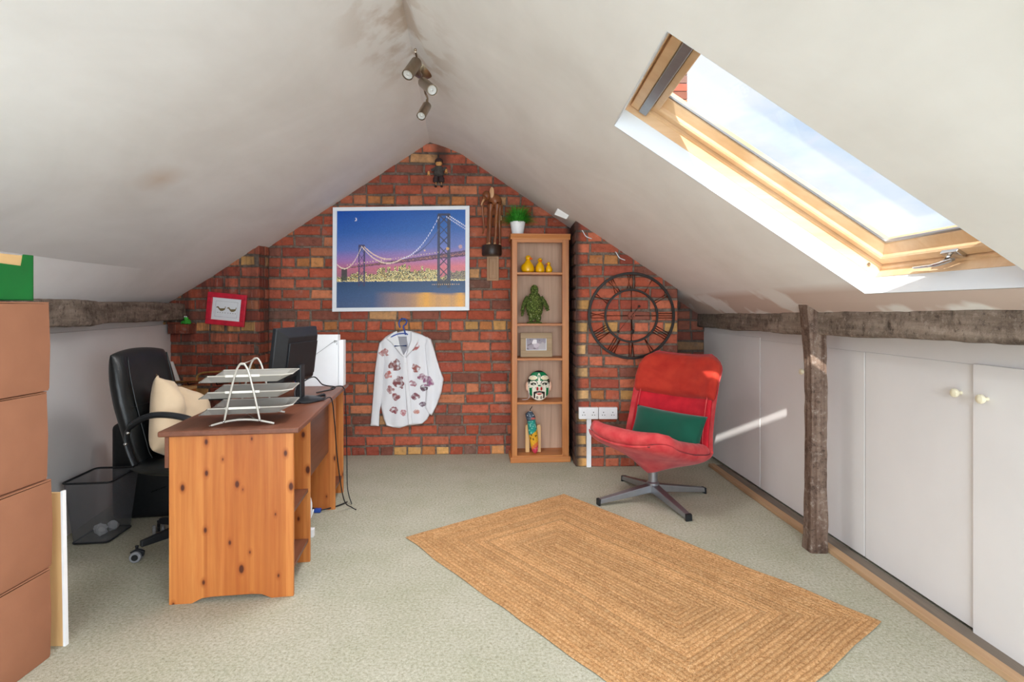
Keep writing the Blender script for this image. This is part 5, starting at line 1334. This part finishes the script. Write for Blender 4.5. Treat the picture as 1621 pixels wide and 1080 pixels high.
# ================================================================== THINGS ON AND IN THE BOOKCASE
tp = thing('potted_grass', 'white pot of bushy green artificial grass on top of the bookcase', 'plant', BP(.062, .10, BH+.045), 0)
bm = BM(); lathe(bm, [(.043, 0), (.046, .002), (.062, .100), (.064, .108), (.060, .108), (.056, .095), (.01, .092)], seg=32); obj('pot', bm, MT['white_pl'], tp, smooth=True)
bm = BM(); rnd = random.Random(6)
for i in range(520):
    a = rnd.uniform(0, 2*PI); el_ = rnd.uniform(.05, 1.35); L = rnd.uniform(.11, .195); d = Vector((math.cos(a)*math.cos(el_), math.sin(a)*math.cos(el_)*.8, math.sin(el_)))
    b0 = Vector((math.cos(a), math.sin(a), 0))*rnd.uniform(0, .035)+Vector((0, 0, .092)); p1 = b0+d*L*.55+Vector((0, 0, .015)); p2 = b0+d*L+Vector((0, 0, -.02*math.cos(el_)))
    s = d.cross(Vector((0, 0, 1)))
    if s.length < .05: s = Vector((1, 0, 0))
    s = s.normalized()*.0022; n_ = s.cross(d).normalized()*.0006
    A = [bm.verts.new(q) for q in (b0-s, b0+s, b0+n_*2)]; B = [bm.verts.new(q) for q in (p1-s, p1+s, p1+n_*2)]; C = bm.verts.new(p2)
    for k in range(3): bm.faces.new((A[k], A[(k+1) % 3], B[(k+1) % 3], B[k])); bm.faces.new((B[k], B[(k+1) % 3], C))
obj('grass_blades', bm, MT['grass'], tp)
def duck(x, y, s, rz, lab, wd=1.0):
    t = thing('rubber_duck', lab, 'duck', BP(x, y, SH[0]), rz, 'yellow rubber ducks')
    bm = BM()
    lathe(bm, [(.030*wd, 0), (.046*wd, .012), (.049*wd, .03), (.044*wd, .052), (.032, .072), (.021, .086), (.017, .095)], seg=22)
    for v in bm.verts:
        if v.co.x < 0 and .02 < v.co.z < .07: v.co.x *= 1.22; v.co.z += .006
    ball(bm, (.002, 0, .113), (.022, .021, .021)); obj('body', bm, MT['yellow'], t, smooth=True)
    bm = BM(); ball(bm, (.026, 0, .108), (.014, .014, .006), 12, 8); ball(bm, (.024, 0, .103), (.011, .011, .005), 12, 8); obj('beak', bm, MT['orange'], t, smooth=True)
    bm = BM()
    for q in (-1, 1): ball(bm, (.015, q*.014, .119), .0035, 8, 6)
    obj('eyes', bm, MT['black_pl'], t, smooth=True)
    t.scale = (s, s, s); return t
duck(.146, .09, 1.08, R(-35), 'largest yellow rubber duck with orange beak on the top shelf')
duck(.245, .09, .92, R(-80), 'middle-sized yellow rubber duck on the top shelf', .85)
duck(.318, .09, .68, R(200), 'smallest yellow rubber duck on the top shelf', .8)
# leafy penguin figure
pg = thing('moss_penguin', 'green moss-covered penguin figure standing on the second shelf', 'figure', BP(.200, .10, SH[1]), 0)
bm = BM(); rnd = random.Random(8)
shapes = [((0, 0, .135), (.070, .055, .100)), ((0, 0, .20), (.050, .042, .060)), ((.0, -.01, .275), (.030, .030, .040)), ((-.025, -.01, .045), (.022, .03, .035)), ((.030, -.01, .045), (.024, .03, .035))]
for c, r in shapes: ball(bm, c, r, 18, 14)
tube(bm, cat([(-.055, 0, .22), (-.085, -.01, .16), (-.098, -.015, .10), (-.100, -.015, .06)], 5), [.018]*6+[.016]*5+[.010]*5, 8)
tube(bm, cat([(.055, 0, .215), (.085, -.01, .165), (.105, -.015, .13), (.112, -.015, .105)], 5), [.018]*6+[.016]*5+[.012]*5, 8)
tube(bm, [(0, -.03, .272), (.008, -.062, .262)], [.012, .004], 8)
for v in bm.verts: v.co += Vector((rnd.uniform(-1, 1), rnd.uniform(-1, 1), rnd.uniform(-1, 1)))*.0035
obj('moss_body', bm, MT['moss'], pg)
bm = BM(); lay = bm.loops.layers.float_color.new('Col')
cols = [L3(c) for c in ('6f8436', '8fa04e', '3f4c1c', 'b7b878', '556a2a', '2d3518', 'd6d2a0')]
def leaf(c, r):
    n = Vector((rnd.gauss(0, 1), rnd.gauss(0, 1), rnd.gauss(0, 1))).normalized(); p = Vector((c[0]+n.x*r[0], c[1]+n.y*r[1], c[2]+n.z*r[2]))
    t = n.cross(Vector((rnd.gauss(0, 1), rnd.gauss(0, 1), rnd.gauss(0, 1)))).normalized(); b = n.cross(t); s = rnd.uniform(.0030, .0055); k_ = rnd.uniform(.3, .9)
    q = [p-t*s, p+b*s*.6+n*s*k_, p+t*s+n*s*1.4*k_, p-b*s*.6+n*s*k_]; f = bm.faces.new([bm.verts.new(x) for x in q]); cl = rnd.choices(cols, [5, 4, 4, 1.2, 4, 3, .8])[0]
    for l in f.loops: l[lay] = (*cl, 1)
for (c, r), n in zip(shapes, (1500, 600, 330, 160, 160)):
    for i in range(n): leaf(c, r)
for i in range(260):
    s = rnd.choice((-1, 1)); t = rnd.random(); leaf((s*(.055+.048*t**.7), -.012*t, .215-(.15 if s < 0 else .10)*t), (.018-.005*t, .016, .02))
obj('moss_leaves', bm, vcol('moss_leaf', .8), pg)
bm = BM(); prism(bm, [(-.06, -.045), (.06, -.045), (.06, .05), (-.06, .05)], (0, 0, .0), (1, 0, 0), (0, 1, 0), (0, 0, .010)); obj('foot_board', bm, MT['moss'], pg)
# photo frame
pf = thing('photo_frame', 'driftwood photo frame with a small pale photograph on the middle shelf', 'frame', BP(.218, .12, SH[2]), R(3), rot=(R(-6), 0, R(3)))
w, h = .132, .200; ww, t = .132, .052; bm = BM()
for lo, hi in (((-ww, -.018, 0), (ww, 0, .054)), ((-ww, -.018, h-.046), (ww, 0, h)), ((-ww, -.018, .054), (-ww+.046, 0, h-.046)), ((ww-.046, -.018, .054), (ww, 0, h-.046))): box(bm, lo, hi)
obj('frame', bm, MT['greywood'], pf, bevel=.003)
bm = BM(); box(bm, (-ww+.04, -.008, .050), (ww-.04, -.004, h-.04)); mt = obj('mount', bm, MT['paper'], pf)
bm = BM(); lay = bm.loops.layers.float_color.new('Col')
for i in range(36):
    for j in range(24):
        u, v = (i+.5)/36, (j+.5)/24; c = L3('a99aa2')*(1-v)+L3('8f8790')*v; n = noise.noise(Vector((u*5, v*5, 3)))
        if math.hypot((u-.42)*1.6, v-.72) < .20+n*.1: c = L3('efe9ea')
        elif math.hypot((u-.50)*1.3, v-.42) < .22+n*.15: c = L3('c9bcc2')
        elif u > .62 and v < .62+n*.2: c = L3('b6aeb0')
        elif n > .25: c = L3('75666c')
        x0, z0 = -ww+.052+u*(2*ww-.104)-.0022, .060+v*(h-.108)
        f = bm.faces.new([bm.verts.new(q) for q in ((x0, -.0085, z0-.0019), (x0+.0045, -.0085, z0-.0019), (x0+.0045, -.0085, z0+.002), (x0, -.0085, z0+.002))])
        for l in f.loops: l[lay] = (*c, 1)
obj('photograph', bm, vcol('photo_print', .4), mt)
# painted mask
mk = thing('painted_mask', 'painted opera mask, green white and black, leaning on the fourth shelf', 'mask', BP(.236, .085, SH[3]), R(2), rot=(R(-8), 0, R(2)))
def maskcol(u, v):
    """u across -1..1, v up -1..1"""
    a = abs(u); W = L3('ece6d4'); G = L3('0f7a4a'); K = L3('231a18'); Rd = L3('c0232c'); Pk = L3('e6b79c')
    c = W
    if v > .30: c = G
    if v > .88: c = K
    if a > .62+.0*v and v > .22 and v < .80 and a > .80-.25*(v-.2): c = K
    if math.hypot((a-.52)/.34, (v-.50)/.14) < 1 and v < .62: c = L3('efe3c0')
    if abs(math.hypot((a-.52)/.34, (v-.50)/.15)-1) < .13 and v > .45: c = L3('f5efdc')
    if abs(math.hypot(a/.08, (v-.62)/.16)-1) < .35: c = W
    if a < .10 and .22 < v < .45: c = W
    if math.hypot((a-.50)/.24, (v-.10)/.085) < 1: c = K
    if math.hypot((a-.46)/.08, (v-.06)/.05) < 1: c = W
    if abs(math.hypot((a-.52)/.36, (v-.14)/.2)-1) < .09 and v > .1: c = K
    if a < .12 and -.06 < v < .04: c = G
    if .62 < a < .84 and -.70 < v < -.15: c = G
    if math.hypot((a-.17)/.12, (v+.22)/.17) < 1: c = W
    if math.hypot((a-.17)/.08, (v+.22)/.13) < 1: c = Rd
    if abs(v+.44+.10*a) < .075 and a < .42: c = K
    if .36 < a < .50 and -.85 < v < -.42: c = K
    if abs(v+.54) < .075*(1-(a/.26)**2) and a < .26: c = Rd
    if abs(v+.50) < .02 and a < .22: c = W
    if abs(math.hypot((a-.18)/.07, (v+.80)/.06)-1) < .4: c = K
    n = noise.noise(Vector((u*9, v*9, 2)))
    if n > .33 and a > .25 and -.2 < v < .35: c = L3('8a9a88')
    return (*c, 1)
bm = BM(); lay = bm.loops.layers.float_color.new('Col'); NU, NV = 84, 104; rx, rz_ = .094, .122
def mp_(u, v):
    w_ = math.sqrt(max(0, 1-abs(v)**2.2)); wid = rx*(1-.10*max(0, -v)**2); x = u*w_*wid; dep = .075*math.sqrt(max(0, 1-(u*w_)**2*.9-v*v*.55-.0))
    nose = .026*math.exp(-(x/.018)**2-((v+.12)/.17)**2)+.010*math.exp(-((abs(x)-.02)/.012)**2-((v+.22)/.09)**2)
    brow = .008*math.exp(-((abs(x)-.045)/.025)**2-((v-.30)/.09)**2); lip = .008*math.exp(-(x/.03)**2-((v+.54)/.07)**2); eye = -.006*math.exp(-((abs(x)-.045)/.02)**2-((v-.09)/.08)**2)
    return Vector((x, -(dep+nose+brow+lip+eye)+.03, rz_+v*rz_))
G = [[bm.verts.new(mp_(i/NU*2-1, j/NV*2-1)) for j in range(NV+1)] for i in range(NU+1)]
for i in range(NU):
    for j in range(NV):
        f = bm.faces.new((G[i][j], G[i+1][j], G[i+1][j+1], G[i][j+1])); v_ = (j+.5)/NV*2-1; u_ = ((i+.5)/NU*2-1)*math.sqrt(max(0, 1-abs(v_)**2.2)); c = maskcol(u_, v_)
        for l in f.loops: l[lay] = c
bmesh.ops.remove_doubles(bm, verts=bm.verts[:], dist=1e-5)
mo_ = obj('mask_face', bm, vcol('mask_paint', .35), mk, smooth='all'); sd = mo_.modifiers.new('s', 'SOLIDIFY'); sd.thickness = .003; sd.offset = -1
for s in (-1, 1):
    bm = BM(); ball(bm, (s*.094, .012, .115), (.014, .012, .038), 14, 12); obj('ear', bm, simple('ear_pink', 'e6b79c', .4, bmp=0) if 'ear_pink' not in bpy.data.materials else bpy.data.materials['ear_pink'], mk, smooth=True)
bm = BM(); tube(bm, cat([(-.090, 0, .09), (-.080, -.01, .04), (-.095, -.03, .012), (-.14, -.04, .008)], 6), .0015, 5); obj('tie_string', bm, MT['white_cable'], mk)
# carved bird and its little stand
bd = thing('carved_bird', 'carved wooden bird with turquoise, yellow and pink tail on the bottom shelf', 'bird', BP(.175, .10, .060), R(2))
bm = BM(); lay = bm.loops.layers.float_color.new('Col')
def bird_sec(t):  # t 0 head .. 1 tail tip -> centre x, z, half width, depth
    K_ = [(-.012, .345, .014, .016), (-.018, .325, .034, .032), (-.010, .300, .040, .038), (-.004, .270, .036, .036), (.002, .235, .036, .034), (.008, .18, .037, .026), (.016, .12, .035, .020), (.022, .06, .030, .016), (.026, .018, .022, .012), (.028, .002, .006, .004)]
    q = t*(len(K_)-1); i = min(int(q), len(K_)-2); f = q-i; return [K_[i][k]*(1-f)+K_[i+1][k]*f for k in range(4)]
NS2, NA = 60, 20
def birdcol(t, x):
    z = t+.05*x
    n = noise.noise(Vector((t*25, x*4, 1)))
    if z < .30: c = L3('4a5663') if n < .2 else L3('6a7684')
    elif z < .56: c = L3('2f9a8c') if n < .25 else L3('8ccfbe')
    elif z < .74: c = L3('f0b030') if n < .3 else L3('7a5a20')
    elif z < .80: c = L3('e87a40')
    else: c = L3('d8445c') if n < .35 else L3('e88a90')
    return (*c, 1)
Rg = []
for i in range(NS2+1):
    x, z, hw_, dp = bird_sec(i/NS2); Rg.append([bm.verts.new((x+hw_*math.cos(2*PI*k/NA), -.05-.0+dp*math.sin(2*PI*k/NA), z)) for k in range(NA)])
for i in range(NS2):
    for k in range(NA):
        f = bm.faces.new((Rg[i][k], Rg[i][(k+1) % NA], Rg[i+1][(k+1) % NA], Rg[i+1][k])); c = birdcol((i+.5)/NS2, math.cos(2*PI*k/NA))
        for l in f.loops: l[lay] = c
bm.faces.new(Rg[0]); bm.faces.new(Rg[-1][::-1]); obj('body', bm, vcol('bird_paint', .35, var=.25), bd, smooth='all')
bm = BM(); ball(bm, (.008, -.085, .292), (.020, .024, .009), 12, 8); obj('beak', bm, simple('bird_beak', 'c86a62', .4, bmp=0), bd, smooth=True)
bm = BM()
for s in (-1, 1): ball(bm, (-.014+s*.022, -.074, .315), .005, 8, 6)
obj('eyes', bm, MT['white_pl'], bd, smooth=True)
bm = BM(); tube(bm, cat([(-.012, -.045, .345), (-.012, -.045, .362), (-.002, -.045, .372), (.002, -.045, .385)], 4), .003, 6); obj('hanging_hook', bm, MT['iron'], bd)
for s, hx in ((-1, -.045), (1, .048)):
    bm = BM(); prism(bm, [(-.017, 0), (.017, 0), (.017, .21), (.012, .225), (-.012, .225), (-.017, .21)], (hx+.012, -.012, 0), (1, 0, 0), (0, 0, 1), (0, .03, 0)); obj('perch_post', bm, MT['palepine'], bd, bevel=.003)
bm = BM(); box(bm, (-.05, -.004, .10), (.075, .012, .125)); obj('perch_rail', bm, MT['palepine'], bd, bevel=.003)

# ================================================================== CEILING LIGHT
cl = thing('ceiling_spotlight', 'brushed nickel ceiling light with three swivel spots below the ridge', 'ceiling light', (-.515, 3.15, 2.60), 0)
def cv(px, py, Y): return P(px, py, Y)-Vector((-.515, 3.15, 2.60))
nR = Vector((.12, .32, 1)).normalized()
bm = BM(); M = nR.to_track_quat('Z', 'Y').to_matrix(); lathe(bm, [(.062, .012), (.065, .0), (.052, -.014), (.030, -.026), (.008, -.030)], (0.0, 0, 0), 32, M); obj('ceiling_rose', bm, MT['steel'], cl, smooth=True)
bm = BM(); tube(bm, cat([cv(657, 80, 2.80), cv(660, 95, 2.86), cv(664, 115, 2.95), cv(668, 128, 3.05), cv(673, 149, 3.25)], 6), .0055, 8); tube(bm, [cv(664, 115, 2.95), (0, 0, -.02)], .006, 8); ball(bm, cv(657, 79, 2.80), .008, 10, 8); obj('light_bar', bm, MT['steel'], cl, smooth=True)
def spot(p0, p1, r, joint, power=34):
    q = Vector(p1)*1.0; lm = bpy.data.lights.new('spot_lamp', 'SPOT'); lm.energy = power; lm.spot_size = R(138); lm.spot_blend = 1; lm.shadow_soft_size = .22; lm.color = (.97, .98, 1)
    lo = bpy.data.objects.new('spot_lamp', lm); COL.objects.link(lo); lo.parent = cl; dd = (Vector(p1)-Vector(p0)).normalized(); lo.location = q+dd*.16; lo.rotation_euler = (dd*.15+Vector((0, 0, -1))).to_track_quat('-Z', 'Y').to_euler()
    p0, p1 = Vector(p0), Vector(p1); d = (p1-p0).normalized(); L = (p1-p0).length
    M = d.to_track_quat('Z', 'Y').to_matrix(); bm = BM(); lathe(bm, [(.006, -.006), (r*.75, 0), (r, .012), (r, L), (r*.90, L), (r*.88, L-.012), (.004, L-.016)], p0, 28, M); s = obj('spot_head', bm, MT['steel'], cl, smooth=True)
    bm = BM(); lathe(bm, [(r*.84, L-.013), (r*.82, L-.005), (r*.3, L-.008), (.002, L-.004)], p0, 24, M); obj('bulb', bm, MT['glass_bulb'], s, smooth=True)
    bm = BM(); tube(bm, [joint, p0+d*.02], .005, 8); obj('swivel_joint', bm, MT['steel'], s, smooth=True)
spot(cv(660, 97, 2.84), cv(644.5, 119, 2.76), .029, cv(660, 95, 2.86))
spot(cv(668.5, 130, 3.02), cv(684, 143, 2.86), .028, cv(668, 128, 3.05))
spot(cv(676, 166, 3.24), cv(666, 184, 3.14), .026, cv(675, 158, 3.25))
bm = BM(); tube(bm, cat([cv(673, 148, 3.24), cv(676, 155, 3.25), cv(675.5, 166, 3.24)], 5), .006, 8); obj('drop_arm', bm, MT['steel'], cl, smooth=True)
